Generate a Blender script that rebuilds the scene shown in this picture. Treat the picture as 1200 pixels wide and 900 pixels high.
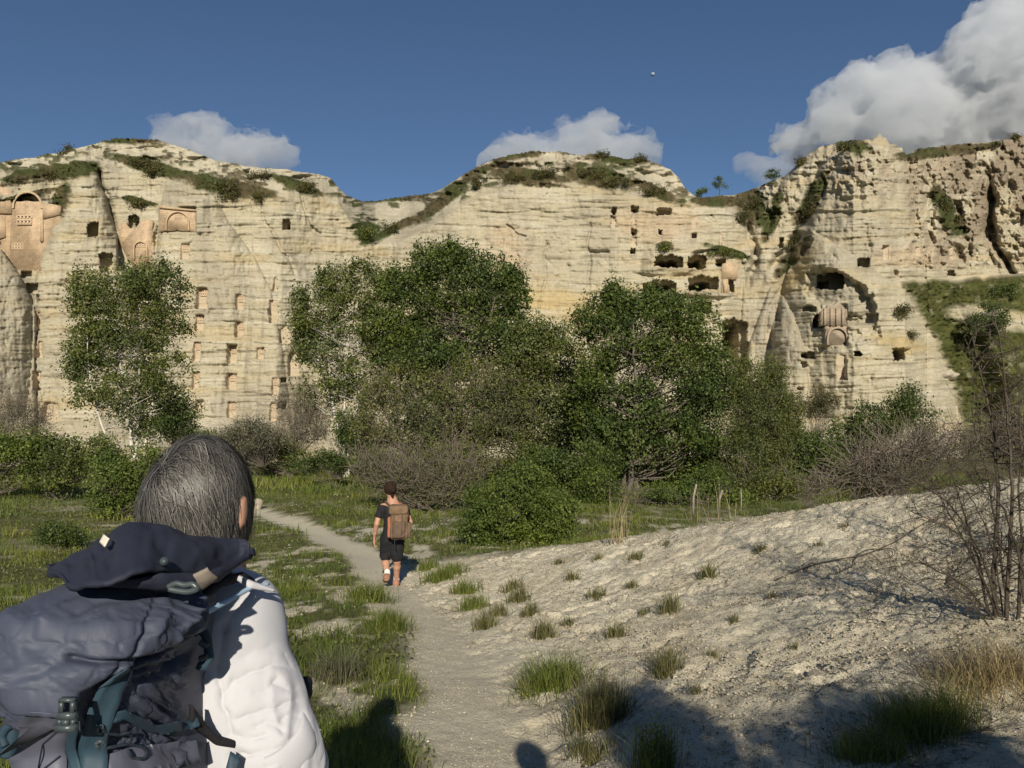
import bpy, math, random
import numpy as np

# ------------------------------------------------------------------ camera, sky, sun, exposure
for o in list(bpy.data.objects):
    bpy.data.objects.remove(o)
SC = bpy.context.scene
COL = SC.collection
FPX, CX, CY = 901.0, 600.0, 450.0           # focal length and centre in photo pixels (1200 x 900)
PITCH = math.radians(3.0)
CAM = np.array([0.0, 0.0, 1.6])

cd = bpy.data.cameras.new('camera')
cd.sensor_width = 36.0
cd.lens = 36.0 * FPX / 1200.0
cd.clip_start = 0.05
cd.clip_end = 20000.0
cam = bpy.data.objects.new('camera', cd)
cam.location = CAM
cam.rotation_euler = (math.radians(90) + PITCH, 0, 0)
COL.objects.link(cam)
SC.camera = cam

SUN_EL = math.radians(24.5)
SUN_AZ = math.radians(-4.5)                 # shadows run straight away from the camera, a touch to the left
LDIR = np.array([math.sin(SUN_AZ) * math.cos(SUN_EL), math.cos(SUN_AZ) * math.cos(SUN_EL), -math.sin(SUN_EL)])
w = bpy.data.worlds.new('World')
SC.world = w
w.use_nodes = True
nt = w.node_tree
bg = nt.nodes['Background']
sky = nt.nodes.new('ShaderNodeTexSky')
sky.sky_type = 'NISHITA'
sky.sun_disc = False
sky.sun_elevation = SUN_EL
sky.sun_rotation = math.radians(180) + SUN_AZ
sky.altitude = 1100
sky.air_density = 1.0
sky.dust_density = 0.0
sky.ozone_density = 4.0
nt.links.new(sky.outputs[0], bg.inputs[0])
bg.inputs[1].default_value = 0.05

sl = bpy.data.lights.new('sun', 'SUN')
sl.energy = 4.4
sl.angle = math.radians(0.55)
sl.color = (1.0, 0.90, 0.74)
so = bpy.data.objects.new('sun', sl)
from mathutils import Vector, Matrix
so.rotation_euler = Vector(LDIR).to_track_quat('-Z', 'Y').to_euler()
so.location = (0, -40, 40)
COL.objects.link(so)

SC.view_settings.view_transform = 'Standard'
SC.view_settings.look = 'None'
SC.view_settings.exposure = 0.45
SC.view_settings.gamma = 1.0
SC.render.engine = 'CYCLES'
SC.cycles.use_denoising = True
SC.cycles.volume_bounces = 6
SC.cycles.volume_max_steps = 128
SC.cycles.max_bounces = 8
SC.cycles.diffuse_bounces = 3
SC.cycles.transparent_max_bounces = 8

rng = np.random.default_rng(11)
random.seed(5)

# ------------------------------------------------------------------ helpers
def ray(u, v):
    """direction of a photo pixel: x and z per metre of y"""
    u = np.asarray(u, float); v = np.asarray(v, float)
    dx = (u - CX) / FPX; dy = (CY - v) / FPX
    wy = math.cos(PITCH) - dy * math.sin(PITCH)
    wz = math.sin(PITCH) + dy * math.cos(PITCH)
    return dx / wy, wz / wy

def PX(u, v, Y):
    a, b = ray(u, v)
    Y = np.asarray(Y, float)
    return np.stack([a * Y + CAM[0], Y + 0 * a, CAM[2] + b * Y], -1)

def sstep(a, b, x):
    t = np.clip((x - a) / (b - a), 0, 1)
    return t * t * (3 - 2 * t)

def ip(x, pts):
    p = np.array(pts, float)
    return np.interp(x, p[:, 0], p[:, 1])

def _hash(ix, iy, iz, seed):
    h = (ix.astype(np.int64) * 374761393 + iy.astype(np.int64) * 668265263 + iz.astype(np.int64) * 2147483647 + seed * 974634777) & 0xFFFFFFFF
    h = ((h ^ (h >> 13)) * 1274126177) & 0xFFFFFFFF
    h = h ^ (h >> 16)
    return (h & 0xFFFFFF) / float(0xFFFFFF)

def noise2(x, y, seed=0):
    x = np.asarray(x, float); y = np.asarray(y, float)
    ix = np.floor(x); iy = np.floor(y)
    fx = x - ix; fy = y - iy
    fx = fx * fx * fx * (fx * (fx * 6 - 15) + 10); fy = fy * fy * fy * (fy * (fy * 6 - 15) + 10)
    z = np.zeros_like(ix)
    a = _hash(ix, iy, z, seed); b = _hash(ix + 1, iy, z, seed)
    c = _hash(ix, iy + 1, z, seed); d = _hash(ix + 1, iy + 1, z, seed)
    return (a + (b - a) * fx) * (1 - fy) + (c + (d - c) * fx) * fy

def noise3(x, y, z, seed=0):
    ix = np.floor(x); iy = np.floor(y); iz = np.floor(z)
    fx = x - ix; fy = y - iy; fz = z - iz
    fx = fx * fx * (3 - 2 * fx); fy = fy * fy * (3 - 2 * fy); fz = fz * fz * (3 - 2 * fz)
    r = 0
    for dz, wz in ((0, 1 - fz), (1, fz)):
        a = _hash(ix, iy, iz + dz, seed); b = _hash(ix + 1, iy, iz + dz, seed)
        c = _hash(ix, iy + 1, iz + dz, seed); d = _hash(ix + 1, iy + 1, iz + dz, seed)
        r = r + ((a + (b - a) * fx) * (1 - fy) + (c + (d - c) * fx) * fy) * wz
    return r

def fbm2(x, y, oct=4, seed=0, gain=0.5):
    s = 0; a = 1; t = 0
    for i in range(oct):
        s = s + a * noise2(x * 2 ** i + 17.3 * i, y * 2 ** i - 9.1 * i, seed + i)
        t += a; a *= gain
    return s / t

def fbm3(x, y, z, oct=3, seed=0):
    s = 0; a = 1; t = 0
    for i in range(oct):
        s = s + a * noise3(x * 2 ** i + 7.3 * i, y * 2 ** i, z * 2 ** i, seed + i)
        t += a; a *= 0.5
    return s / t

def tag(o, label=None, cat=None, group=None, kind=None):
    if label: o['label'] = label
    if cat: o['category'] = cat
    if group: o['group'] = group
    if kind: o['kind'] = kind
    return o

def empty(name, loc=(0, 0, 0)):
    o = bpy.data.objects.new(name, None)
    o.empty_display_size = 0.2
    o.location = tuple(float(c) for c in loc)
    COL.objects.link(o)
    return o

def mk(name, V, F, mat, parent=None, smooth=False, attrs=None):
    """link one mesh object from numpy arrays (world coordinates; local to the parent's origin)"""
    V = np.asarray(V, np.float32).reshape(-1, 3)
    if parent is not None:
        off = np.array(parent.location, np.float32)
        if parent.parent is not None:
            off = off + np.array(parent.parent.location, np.float32)
        V = V - off
    me = bpy.data.meshes.new(name)
    if isinstance(F, (list, tuple)) and len(F) and not isinstance(F, np.ndarray):
        sizes = np.array([len(f) for f in F], np.int32)
        loops = np.concatenate([np.asarray(f, np.int32) for f in F]) if len(F) else np.zeros(0, np.int32)
    else:
        F = np.asarray(F, np.int32)
        sizes = np.full(len(F), F.shape[1], np.int32)
        loops = F.ravel()
    me.vertices.add(len(V)); me.vertices.foreach_set('co', V.ravel())
    me.loops.add(len(loops)); me.loops.foreach_set('vertex_index', loops)
    me.polygons.add(len(sizes))
    st = np.zeros(len(sizes), np.int32)
    st[1:] = np.cumsum(sizes)[:-1]
    me.polygons.foreach_set('loop_start', st)
    me.polygons.foreach_set('loop_total', sizes)
    if smooth:
        me.polygons.foreach_set('use_smooth', np.ones(len(sizes), bool))
    for k, a in (attrs or {}).items():
        a = np.asarray(a, np.float32)
        if a.ndim == 1:
            at = me.attributes.new(k, 'FLOAT', 'POINT'); at.data.foreach_set('value', a)
        else:
            if a.shape[1] == 3:
                a = np.concatenate([a, np.ones((len(a), 1), np.float32)], 1)
            at = me.attributes.new(k, 'FLOAT_COLOR', 'POINT'); at.data.foreach_set('color', a.ravel())
    me.update(calc_edges=True)
    me.validate()
    if mat is not None:
        me.materials.append(mat)
    o = bpy.data.objects.new(name, me)
    COL.objects.link(o)
    if parent is not None:
        o.parent = parent
    return o

class Buf:
    """collects vertices and faces of one mesh"""
    def __init__(s): s.V = []; s.F = []; s.n = 0; s.A = []
    def add(s, V, F, a=None):
        V = np.asarray(V, float).reshape(-1, 3)
        s.V.append(V); s.F += [[int(i) + s.n for i in f] for f in F]; s.n += len(V)
        s.A.append(np.full(len(V), 0.5 if a is None else a))
    def box(s, lo, hi):
        lo = np.array(lo, float); hi = np.array(hi, float)
        c = np.array([[lo[0], lo[1], lo[2]], [hi[0], lo[1], lo[2]], [hi[0], hi[1], lo[2]], [lo[0], hi[1], lo[2]],
                      [lo[0], lo[1], hi[2]], [hi[0], lo[1], hi[2]], [hi[0], hi[1], hi[2]], [lo[0], hi[1], hi[2]]])
        s.add(c, [(0, 3, 2, 1), (4, 5, 6, 7), (0, 1, 5, 4), (1, 2, 6, 5), (2, 3, 7, 6), (3, 0, 4, 7)])
    def build(s, name, mat, parent=None, smooth=False):
        return mk(name, np.concatenate(s.V), s.F, mat, parent, smooth, {'tint': np.concatenate(s.A)})

def tube(P, R, n=6, caps=True):
    P = np.asarray(P, float); m = len(P)
    R = np.broadcast_to(np.asarray(R, float), (m,))
    T = np.gradient(P, axis=0); T /= np.linalg.norm(T, axis=1)[:, None] + 1e-9
    ref = np.array([0, 0, 1.0]) if abs(T[0, 2]) < 0.9 else np.array([1.0, 0, 0])
    A = np.cross(T, ref); A /= np.linalg.norm(A, axis=1)[:, None] + 1e-9
    for i in range(1, m):                                   # keep the frame from flipping
        a = A[i - 1] - T[i] * np.dot(A[i - 1], T[i]); A[i] = a / (np.linalg.norm(a) + 1e-9)
    B = np.cross(T, A)
    th = np.arange(n) / n * 2 * math.pi
    V = P[:, None] + R[:, None, None] * (A[:, None] * np.cos(th)[None, :, None] + B[:, None] * np.sin(th)[None, :, None])
    V = V.reshape(-1, 3)
    i = np.arange(m - 1)[:, None] * n; j = np.arange(n)[None]; j2 = (j + 1) % n
    F = np.stack([i + j, i + j2, i + n + j2, i + n + j], -1).reshape(-1, 4).tolist()
    if caps:
        F.append(list(range(n))[::-1]); F.append([(m - 1) * n + k for k in range(n)])
    return V, F

def segs(A, B, ra, rb, n=3):
    """many straight tapered twigs at once"""
    A = np.asarray(A, float); B = np.asarray(B, float); m = len(A)
    T = B - A; T = T / (np.linalg.norm(T, axis=1)[:, None] + 1e-9)
    ref = np.where(np.abs(T[:, 2:3]) < 0.9, np.array([[0, 0, 1.0]]), np.array([[1.0, 0, 0]]))
    U = np.cross(T, ref); U /= np.linalg.norm(U, axis=1)[:, None] + 1e-9
    W = np.cross(T, U)
    th = np.arange(n) / n * 2 * math.pi
    ring = U[:, None] * np.cos(th)[None, :, None] + W[:, None] * np.sin(th)[None, :, None]
    ra = np.broadcast_to(np.asarray(ra, float), (m,))[:, None, None]; rb = np.broadcast_to(np.asarray(rb, float), (m,))[:, None, None]
    V = np.concatenate([A[:, None] + ring * ra, B[:, None] + ring * rb], 1).reshape(-1, 3)
    k = np.arange(m)[:, None] * 2 * n; j = np.arange(n)[None]; j2 = (j + 1) % n
    F = np.stack([k + j, k + j2, k + n + j2, k + n + j], -1).reshape(-1, 4)
    return V, F

def leaves(C, size, aspect=0.6, up=0.3, seed=0, droop=0.0):
    """diamond leaves, folded along the midrib: one quad each"""
    r = np.random.default_rng(seed)
    n = len(C)
    d = r.normal(size=(n, 3)); d[:, 2] += up; d[:, 2] -= droop
    d /= np.linalg.norm(d, axis=1)[:, None]
    e = r.normal(size=(n, 3)); e = np.cross(d, e); e /= np.linalg.norm(e, axis=1)[:, None]
    nn = np.cross(d, e)
    s = (size * r.uniform(0.6, 1.35, n))[:, None] if np.isscalar(size) else (size * r.uniform(0.7, 1.3, n))[:, None]
    a = C - d * s * 0.5; b = C + d * s * 0.5
    l = C + e * s * aspect * 0.5 + nn * s * 0.10; q = C - e * s * aspect * 0.5 + nn * s * 0.10
    V = np.stack([a, l, b, q], 1).reshape(-1, 3)
    F = np.arange(n * 4).reshape(n, 4)
    t = np.repeat(r.uniform(0, 1, n), 4)
    return V, F, t

# ------------------------------------------------------------------ materials
def nodes(m):
    return m.node_tree.nodes, m.node_tree.links

def basic(name, col, rough=0.8, spec=0.3):
    m = bpy.data.materials.new(name); m.use_nodes = True
    b = m.node_tree.nodes['Principled BSDF']
    b.inputs['Base Color'].default_value = (*col, 1)
    b.inputs['Roughness'].default_value = rough
    b.inputs['Specular IOR Level'].default_value = spec
    return m

def addnoise(m, scale, detail=4, rough=0.6, stretch=(1, 1, 1), coord='Object'):
    N, L = nodes(m)
    tc = N.new('ShaderNodeTexCoord'); mp = N.new('ShaderNodeMapping'); n = N.new('ShaderNodeTexNoise')
    mp.inputs['Scale'].default_value = stretch
    n.inputs['Scale'].default_value = scale; n.inputs['Detail'].default_value = detail; n.inputs['Roughness'].default_value = rough
    L.new(tc.outputs[coord], mp.inputs[0]); L.new(mp.outputs[0], n.inputs['Vector'])
    return n

def ramp(m, src, stops):
    N, L = nodes(m)
    r = N.new('ShaderNodeValToRGB')
    el = r.color_ramp.elements
    while len(el) > 1: el.remove(el[-1])
    el[0].position = stops[0][0]; el[0].color = (*stops[0][1], 1) if len(stops[0][1]) == 3 else stops[0][1]
    for p, c in stops[1:]:
        e = el.new(p); e.color = (*c, 1) if len(c) == 3 else c
    L.new(src, r.inputs[0])
    return r

def mixc(m, a, b, fac, mode='MIX'):
    """a, b: socket or colour; fac: socket or number"""
    N, L = nodes(m)
    x = N.new('ShaderNodeMix'); x.data_type = 'RGBA'; x.blend_type = mode
    for s, i in ((fac, 0), (a, 6), (b, 7)):
        if isinstance(s, (int, float)): x.inputs[i].default_value = s
        elif isinstance(s, tuple): x.inputs[i].default_value = (*s, 1)
        else: L.new(s, x.inputs[i])
    return x.outputs[2]

def attr(m, name):
    N, L = nodes(m)
    a = N.new('ShaderNodeAttribute'); a.attribute_name = name
    return a

def bump(m, src, strength, dist, prev=None):
    N, L = nodes(m)
    b = N.new('ShaderNodeBump'); b.inputs['Strength'].default_value = strength; b.inputs['Distance'].default_value = dist
    L.new(src, b.inputs['Height'])
    if prev is not None: L.new(prev, b.inputs['Normal'])
    return b.outputs[0]

def setc(m, col, nrm=None):
    N, L = nodes(m); b = N['Principled BSDF']
    L.new(col, b.inputs['Base Color'])
    if nrm is not None: L.new(nrm, b.inputs['Normal'])

def leafmat(name, dark, mid, light, trans=0.35, rough=0.55):
    """leaf: colour varies per leaf, light passes through"""
    m = basic(name, mid, rough, 0.25)
    N, L = nodes(m)
    a = attr(m, 'tint')
    r = ramp(m, a.outputs['Fac'], [(0.0, dark), (0.5, mid), (1.0, light)])
    n = addnoise(m, 0.35, 2)
    col = mixc(m, r.outputs[0], mixc(m, r.outputs[0], (1.25, 1.15, 0.75), 1.0, 'MULTIPLY'), ramp(m, n.outputs['Fac'], [(0.4, (0, 0, 0)), (0.65, (1, 1, 1))]).outputs[0])
    setc(m, col)
    t = N.new('ShaderNodeBsdfTranslucent'); L.new(col, t.inputs['Color'])
    mx = N.new('ShaderNodeMixShader'); mx.inputs[0].default_value = trans
    L.new(N['Principled BSDF'].outputs[0], mx.inputs[1]); L.new(t.outputs[0], mx.inputs[2])
    L.new(mx.outputs[0], N['Material Output'].inputs['Surface'])
    return m

def barkmat(name, a, b, scale=14, stretch=(1, 1, 0.25)):
    m = basic(name, a, 0.9, 0.15)
    n = addnoise(m, scale, 5, 0.65, stretch)
    c = ramp(m, n.outputs['Fac'], [(0.3, a), (0.65, b)])
    setc(m, c.outputs[0], bump(m, n.outputs['Fac'], 0.5, 0.02))
    return m
# ------------------------------------------------------------------ ground
PATH = np.array([(0.35, -6), (0.15, -1), (0.02, 1.5), (-0.04, 3.9), (-0.22, 5.6), (-0.62, 7.6), (-1.66, 11.4), (-2.9, 15.5), (-5.6, 21.5), (-9.5, 27), (-15, 31)], float)
_t = np.linspace(0, 1, len(PATH)); _tt = np.linspace(0, 1, 160)
PATHD = np.stack([np.interp(_tt, _t, PATH[:, 0]), np.interp(_tt, _t, PATH[:, 1])], 1)

def pathdist(x, y):
    s = np.shape(x)
    x = np.ravel(x); y = np.ravel(y); d = np.full(x.shape, 1e9)
    near = (x > -18) & (x < 4) & (y < 34) & (y > -9)
    xx = x[near]; yy = y[near]; dd = np.full(xx.shape, 1e9)
    for a, b in zip(PATHD[:-1], PATHD[1:]):
        ab = b - a; t = np.clip(((xx - a[0]) * ab[0] + (yy - a[1]) * ab[1]) / (ab @ ab), 0, 1)
        dd = np.minimum(dd, np.hypot(xx - a[0] - t * ab[0], yy - a[1] - t * ab[1]))
    d[near] = dd
    return d.reshape(s)

def zbase(y):
    return ip(y, [(-60, 1.5), (-20, 0.4), (0, 0), (3.9, -0.095), (5.6, -0.24), (7.6, -0.42), (11.8, -0.80), (15.5, -1.0), (22, -1.25), (30, -1.4), (45, -1.55), (70, -1.6), (400, -1.6)])

MC = [  # mound: x, y, height above the base slope
    (-1.0, 14, 0.08), (0.25, 13.2, 0.30), (1.39, 12.5, 0.53), (2.94, 11.5, 0.88), (4.66, 10.5, 1.24), (5.8, 9.5, 1.5), (6.6, 8.5, 1.68), (8, 7, 1.9), (11, 4, 2.1), (15, 0, 2.2),
    (3.16, 5, 0.55), (1.83, 3.3, 0.24), (1.46, 4.4, 0.20), (1.55, 7, 0.28), (3.33, 7.5, 0.62), (1.05, 9.5, 0.30), (2.5, 9.3, 0.62), (4.6, 7.6, 0.98), (5.2, 5, 1.05),
    (3, 0, 0.35), (3, -4, 0.35), (6, 2, 1.15), (2.4, 1.5, 0.28), (0.9, 1, 0.04), (0.9, -4, 0.03), (7, -4, 0.9), (15, -10, 1.2),
    (0.55, 4.4, 0.03), (0.45, 6.2, 0.04), (0.1, 8, 0.04), (-0.6, 10.5, 0.03), (-1.5, 12.8, 0.0),
    (-0.1, 17.5, 0), (1.5, 17.2, 0), (3.5, 16.4, 0), (6, 15.5, 0.1), (8.5, 14, 0.2), (11, 12, 0.3), (14, 9, 0.4), (20, 5, 0.6),
    (0, 22, 0), (6, 22, 0), (12, 20, 0), (18, 16, 0.1), (25, 10, 0.2), (0, 2, 0), (-1, 0, 0), (-1, 4, 0), (-1, 6, 0), (-1.6, 8, 0), (-3, 12, 0), (-5, 16, 0), (-3, 8, 0), (-4, 3, 0), (-4, -4, 0), (-8, 8, 0), (-8, 16, 0), (-8, 0, 0), (0, -8, 0), (-4, 22, 0)]
MC = np.array(MC, float)
def _tps(r2): return np.where(r2 > 1e-12, 0.5 * r2 * np.log(r2 + 1e-12), 0)
NMC = len(MC)
_K = _tps(((MC[:, None, :2] - MC[None, :, :2]) ** 2).sum(-1)) + 0.02 * np.eye(NMC)
_A = np.block([[_K, np.c_[np.ones(NMC), MC[:, :2]]], [np.r_[np.ones((1, NMC)), MC[:, :2].T], np.zeros((3, 3))]])
_W = np.linalg.solve(_A, np.r_[MC[:, 2], 0, 0, 0])
def mound(x, y):
    sh = np.shape(x); x = np.ravel(x); y = np.ravel(y)
    h = np.zeros(x.shape)
    k = (x > -9) & (x < 40) & (y > -30) & (y < 24)
    xx, yy = np.clip(x[k], -9, 20), np.clip(y[k], -10, 24)
    r = _W[NMC] + _W[NMC + 1] * xx + _W[NMC + 2] * yy
    for i in range(NMC):
        r = r + _W[i] * _tps((xx - MC[i, 0]) ** 2 + (yy - MC[i, 1]) ** 2)
    h[k] = np.maximum(r, 0) * sstep(-3.5, -1.0, xx)
    h = h * (1 - sstep(19, 24, y))
    return h.reshape(sh)

def tuffmask(x, y):
    """1 where the bare white tuff of the mound shows"""
    d = pathdist(x, y); px = np.interp(y, PATH[:, 1], PATH[:, 0])
    right = sstep(-0.05, 0.35, x - px) * (1 - sstep(12.6, 15.0, y + 0.28 * x + 0.5 * (fbm2(x * .8, y * .8, 2, 3) - .5)))
    return right

def height(x, y, fine=True):
    x = np.asarray(x, float); y = np.asarray(y, float)
    z = zbase(y) + mound(x, y)
    z = z + 0.5 * (fbm2(x * .07, y * .07, 3, 21) - .5) * sstep(14, 30, np.hypot(x, y))
    z = z + 0.10 * (fbm2(x * .5, y * .5, 3, 22) - .5)
    d = pathdist(x, y)
    z = z - 0.05 * np.exp(-(d / 0.45) ** 2)
    if fine:
        t = tuffmask(x, y)
        r = fbm2(x * 1.6 + 0.6 * y, y * 1.6, 4, 23)
        cr = 1 - np.abs(2 * fbm2(x * 4.2 + y * 1.5, y * 4.2, 3, 24) - 1)
        z = z + t * (0.10 * (r - .5) + 0.07 * (fbm2(x * 11, y * 11, 3, 28, .8) - .5) - 0.05 * sstep(.86, .99, cr) * sstep(.42, .6, noise2(x * 1.1, y * 1.1, 29)) - .028 * sstep(.80, .98, 1 - np.abs(2 * fbm2(x * 1.3 - y * .5, y * .9, 3, 37) - 1)))
        z = z + (1 - t) * 0.05 * (fbm2(x * 4, y * 4, 3, 25) - .5) * sstep(.3, .8, d)
        z = z + 0.018 * (fbm2(x * 12, y * 12, 2, 26) - .5)
    return z

def zg(x, y):
    return float(height(np.array([x]), np.array([y]))[0])

def axis(lo, d0, d1, hi, step, grow=1.09):
    a = list(np.arange(d0, d1, step)); s = step; v = a[-1]
    while v < hi: s *= grow; v += s; a.append(v)
    s = step; v = a[0]; b = []
    while v > lo: s *= grow; v -= s; b.append(v)
    return np.array(b[::-1] + a)
gx = axis(-900, -4.5, 6.5, 900, 0.042, 1.07)
gy = axis(-300, 2.4, 13.0, 1500, 0.042, 1.05)
GX, GY = np.meshgrid(gx, gy, indexing='ij')
GZ = height(GX, GY)
d = pathdist(GX, GY)
tf = tuffmask(GX, GY)
pn = fbm2(GX * 1.3, GY * 1.3, 3, 31)
pathm = 1 - sstep(0.34, 0.60, d + 0.5 * (pn - .5))
patch = sstep(0.52, 0.66, fbm2(GX * 1.6 + 3, GY * .9, 5, 33, .65)) * sstep(2, 6, GY) * (1 - sstep(20, 34, GY)) * sstep(-9, -5, GX - np.interp(GY, PATH[:, 1], PATH[:, 0]))
patch = patch * 0.85
BARE = np.clip(np.maximum(np.maximum(pathm, tf), patch), 0, 1)
def bare_at(x, y):
    d = pathdist(x, y); pn = fbm2(x * 1.3, y * 1.3, 3, 31)
    a = 1 - sstep(0.34, 0.60, d + 0.5 * (pn - .5))
    p = .85 * sstep(0.52, 0.66, fbm2(x * 1.6 + 3, y * .9, 5, 33, .65)) * sstep(2, 6, y) * (1 - sstep(20, 34, y)) * sstep(-9, -5, x - np.interp(y, PATH[:, 1], PATH[:, 0]))
    return np.clip(np.maximum(np.maximum(a, tuffmask(x, y)), p), 0, 1)

m = MGROUND = basic('ground_earth', (0.4, 0.35, 0.27), 0.95, 0.1)
n1 = addnoise(m, 1.1, 6, 0.65); n2 = addnoise(m, 26, 5, 0.7); n3 = addnoise(m, 130, 3, 0.7); n4 = addnoise(m, 5, 4, 0.6)
tuffc = ramp(m, n1.outputs['Fac'], [(0.32, (0.52, 0.465, 0.345)), (0.48, (0.69, 0.635, 0.49)), (0.62, (0.74, 0.69, 0.545)), (0.72, (0.78, 0.735, 0.60))]).outputs[0]
tuffc = mixc(m, tuffc, mixc(m, tuffc, (0.74, 0.72, 0.70), 1.0, 'MULTIPLY'), ramp(m, n2.outputs['Fac'], [(0.56, (0, 0, 0)), (0.72, (1, 1, 1))]).outputs[0])
tuffc = mixc(m, tuffc, mixc(m, tuffc, (0.84, 0.80, 0.74), 1.0, 'MULTIPLY'), ramp(m, n3.outputs['Fac'], [(0.5, (0, 0, 0)), (0.75, (1, 1, 1))]).outputs[0])
soil = ramp(m, n4.outputs['Fac'], [(0.3, (0.085, 0.10, 0.034)), (0.55, (0.15, 0.15, 0.062)), (0.75, (0.27, 0.235, 0.14))]).outputs[0]
soil = mixc(m, soil, mixc(m, soil, (0.45, 0.5, 0.4), 1.0, 'MULTIPLY'), ramp(m, n2.outputs['Fac'], [(0.45, (0, 0, 0)), (0.7, (1, 1, 1))]).outputs[0])
pathc = ramp(m, n2.outputs['Fac'], [(0.3, (0.60, 0.55, 0.415)), (0.7, (0.69, 0.64, 0.50))]).outputs[0]
ab = attr(m, 'bare'); ap = attr(m, 'path')
c = mixc(m, tuffc, pathc, ap.outputs['Fac'])
c = mixc(m, soil, c, ab.outputs['Fac'])
nv = addnoise(m, 48, 4, .75); nb = bump(m, n2.outputs['Fac'], 0.9, 0.045); nb = bump(m, nv.outputs['Fac'], .8, .022, nb); nb = bump(m, n3.outputs['Fac'], 0.6, 0.010, nb)
setc(m, c, nb)
nx, ny = len(gx), len(gy)
I = (np.arange(nx - 1)[:, None] * ny + np.arange(ny - 1)[None]).ravel()
F = np.stack([I, I + ny, I + ny + 1, I + 1], 1)
ground = mk('ground', np.stack([GX, GY, GZ], -1), F, MGROUND, None, True, {'bare': BARE.ravel(), 'path': (pathm * (1 - .5 * tf)).ravel()})
tag(ground, 'sloping ground with a pale dusty footpath, grass and a bare white tuff mound', 'ground', kind='structure')
print('ground', nx * ny)
# ------------------------------------------------------------------ cliff: one continuous rock face with hollows, niches and caves
SKY = [(-500, 196), (-200, 192), (-60, 190), (0, 190), (40, 184), (75, 177), (120, 166), (150, 162), (180, 164), (220, 174), (250, 187), (290, 195), (340, 199), (372, 203), (388, 209), (398, 222), (408, 230), (425, 236),
       (450, 234), (480, 230), (505, 226), (520, 219), (545, 203), (575, 188), (600, 181), (625, 178), (650, 176), (680, 181), (705, 181), (735, 187), (755, 187), (785, 198), (795, 207), (805, 222), (818, 231), (840, 231), (862, 228), (880, 222),
       (900, 214), (920, 206), (935, 193), (948, 180), (962, 171), (985, 167), (1002, 164), (1010, 166), (1017, 162), (1022, 165), (1027, 159), (1031, 156), (1034, 160), (1039, 161), (1043, 168), (1048, 167), (1053, 172), (1057, 172), (1061, 182), (1075, 175), (1100, 171), (1130, 168), (1160, 166), (1180, 163), (1200, 158), (1260, 152), (1400, 150), (1800, 160)]
RIM = [(-500, 220), (-60, 214), (0, 212), (60, 202), (100, 188), (140, 204), (200, 205), (260, 216), (300, 234), (350, 230), (396, 238), (412, 262), (440, 286), (468, 284), (500, 268), (530, 250), (560, 232), (600, 220), (640, 214), (700, 222), (750, 232), (800, 240), (850, 246), (875, 262), (893, 250),
       (930, 205), (960, 180), (1030, 162), (1062, 190), (1100, 180), (1200, 166), (1800, 170)]
DEP = [(-500, 52), (-200, 61), (-60, 66), (0, 68), (60, 71), (140, 72), (240, 72.5), (330, 74), (420, 79), (470, 83), (540, 81.5), (640, 80), (780, 80), (850, 81), (885, 83.5), (930, 81), (1000, 77), (1060, 78), (1120, 85), (1200, 88), (1500, 95), (1800, 98)]

us = np.concatenate([np.arange(-500, -20, 10), np.arange(-20, 1221, 1.0), np.arange(1230, 1800, 10)])
vs = np.arange(128, 560, 1.0)
U, V = np.meshgrid(us, vs, indexing='ij')
sk = ip(us, SKY) + 2.2 * (fbm2(us / 9.0, us * 0 + 1.5, 3, 40) - .5) + 2.0 * (fbm2(us / 28.0, us * 0 + 4.5, 2, 41) - .5)
SK = sk[:, None] + 0 * V
EXC = np.maximum(SK - V, 0)
Vc = np.maximum(V, SK)

def conefield(U, V, apex, L, R, A, p=0.5, ramp=90.0):
    l = ip(V, L); r = ip(V, R)
    t = (U - l) / np.maximum(r - l, 1e-3)
    ins = (t > 0) & (t < 1) & (V > apex)
    q = np.clip(1 - (2 * t - 1) ** 2, 0, 1) ** p
    return np.where(ins, A * q * np.clip((V - apex) / ramp, 0, 1) ** 0.6, 0)

CONES = [
    (186, [(188, 97), (215, 82), (260, 62), (310, 45), (340, 38), (420, 38), (560, 25)], [(188, 104), (205, 116), (240, 127), (265, 135), (330, 156), (420, 168), (560, 175)], 3.2, .5, 70),
    (292, [(293, -10), (560, -90)], [(293, 2), (320, 22), (350, 37), (370, 43), (420, 41), (560, 46)], 3.2, .5, 60),
    (205, [(205, 196), (240, 188), (300, 182), (420, 176), (560, 175)], [(205, 238), (225, 249), (260, 268), (300, 298), (340, 318), (400, 330), (560, 350)], 2.4, .55, 80),
    (268, [(270, 296), (560, 280)], [(270, 308), (300, 343), (330, 376), (350, 410), (400, 440), (560, 500)], 1.6, .6, 80),
    (318, [(318, 316), (360, 308), (560, 295)], [(318, 328), (345, 343), (400, 350), (560, 356)], 0.8, .6, 50),
    (160, [(160, 990), (200, 958), (250, 938), (300, 925), (400, 905), (560, 885)], [(160, 1042), (200, 1066), (260, 1084), (320, 1105), (400, 1140), (450, 1165), (560, 1190)], 4.0, .55, 60),
    (268, [(270, 948), (300, 936), (330, 918), (400, 900), (560, 890)], [(270, 952), (300, 1000), (340, 1060), (400, 1120), (450, 1150), (560, 1180)], 2.5, .6, 70),
    (334, [(335, 903), (380, 886), (430, 868), (560, 850)], [(335, 911), (370, 930), (420, 946), (560, 958)], 2.4, .5, 60),
    (246, [(246, 880), (300, 872), (560, 860)], [(246, 893), (262, 925), (300, 938), (360, 900), (560, 880)], 1.4, .6, 40),
    (172, [(172, 1158), (300, 1160), (360, 1190)], [(172, 1300), (360, 1320)], 2.0, .4, 40),
    (176, [(176, 1062), (300, 1085), (360, 1085)], [(176, 1158), (300, 1160), (360, 1192)], 1.6, .4, 40),
]
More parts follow.
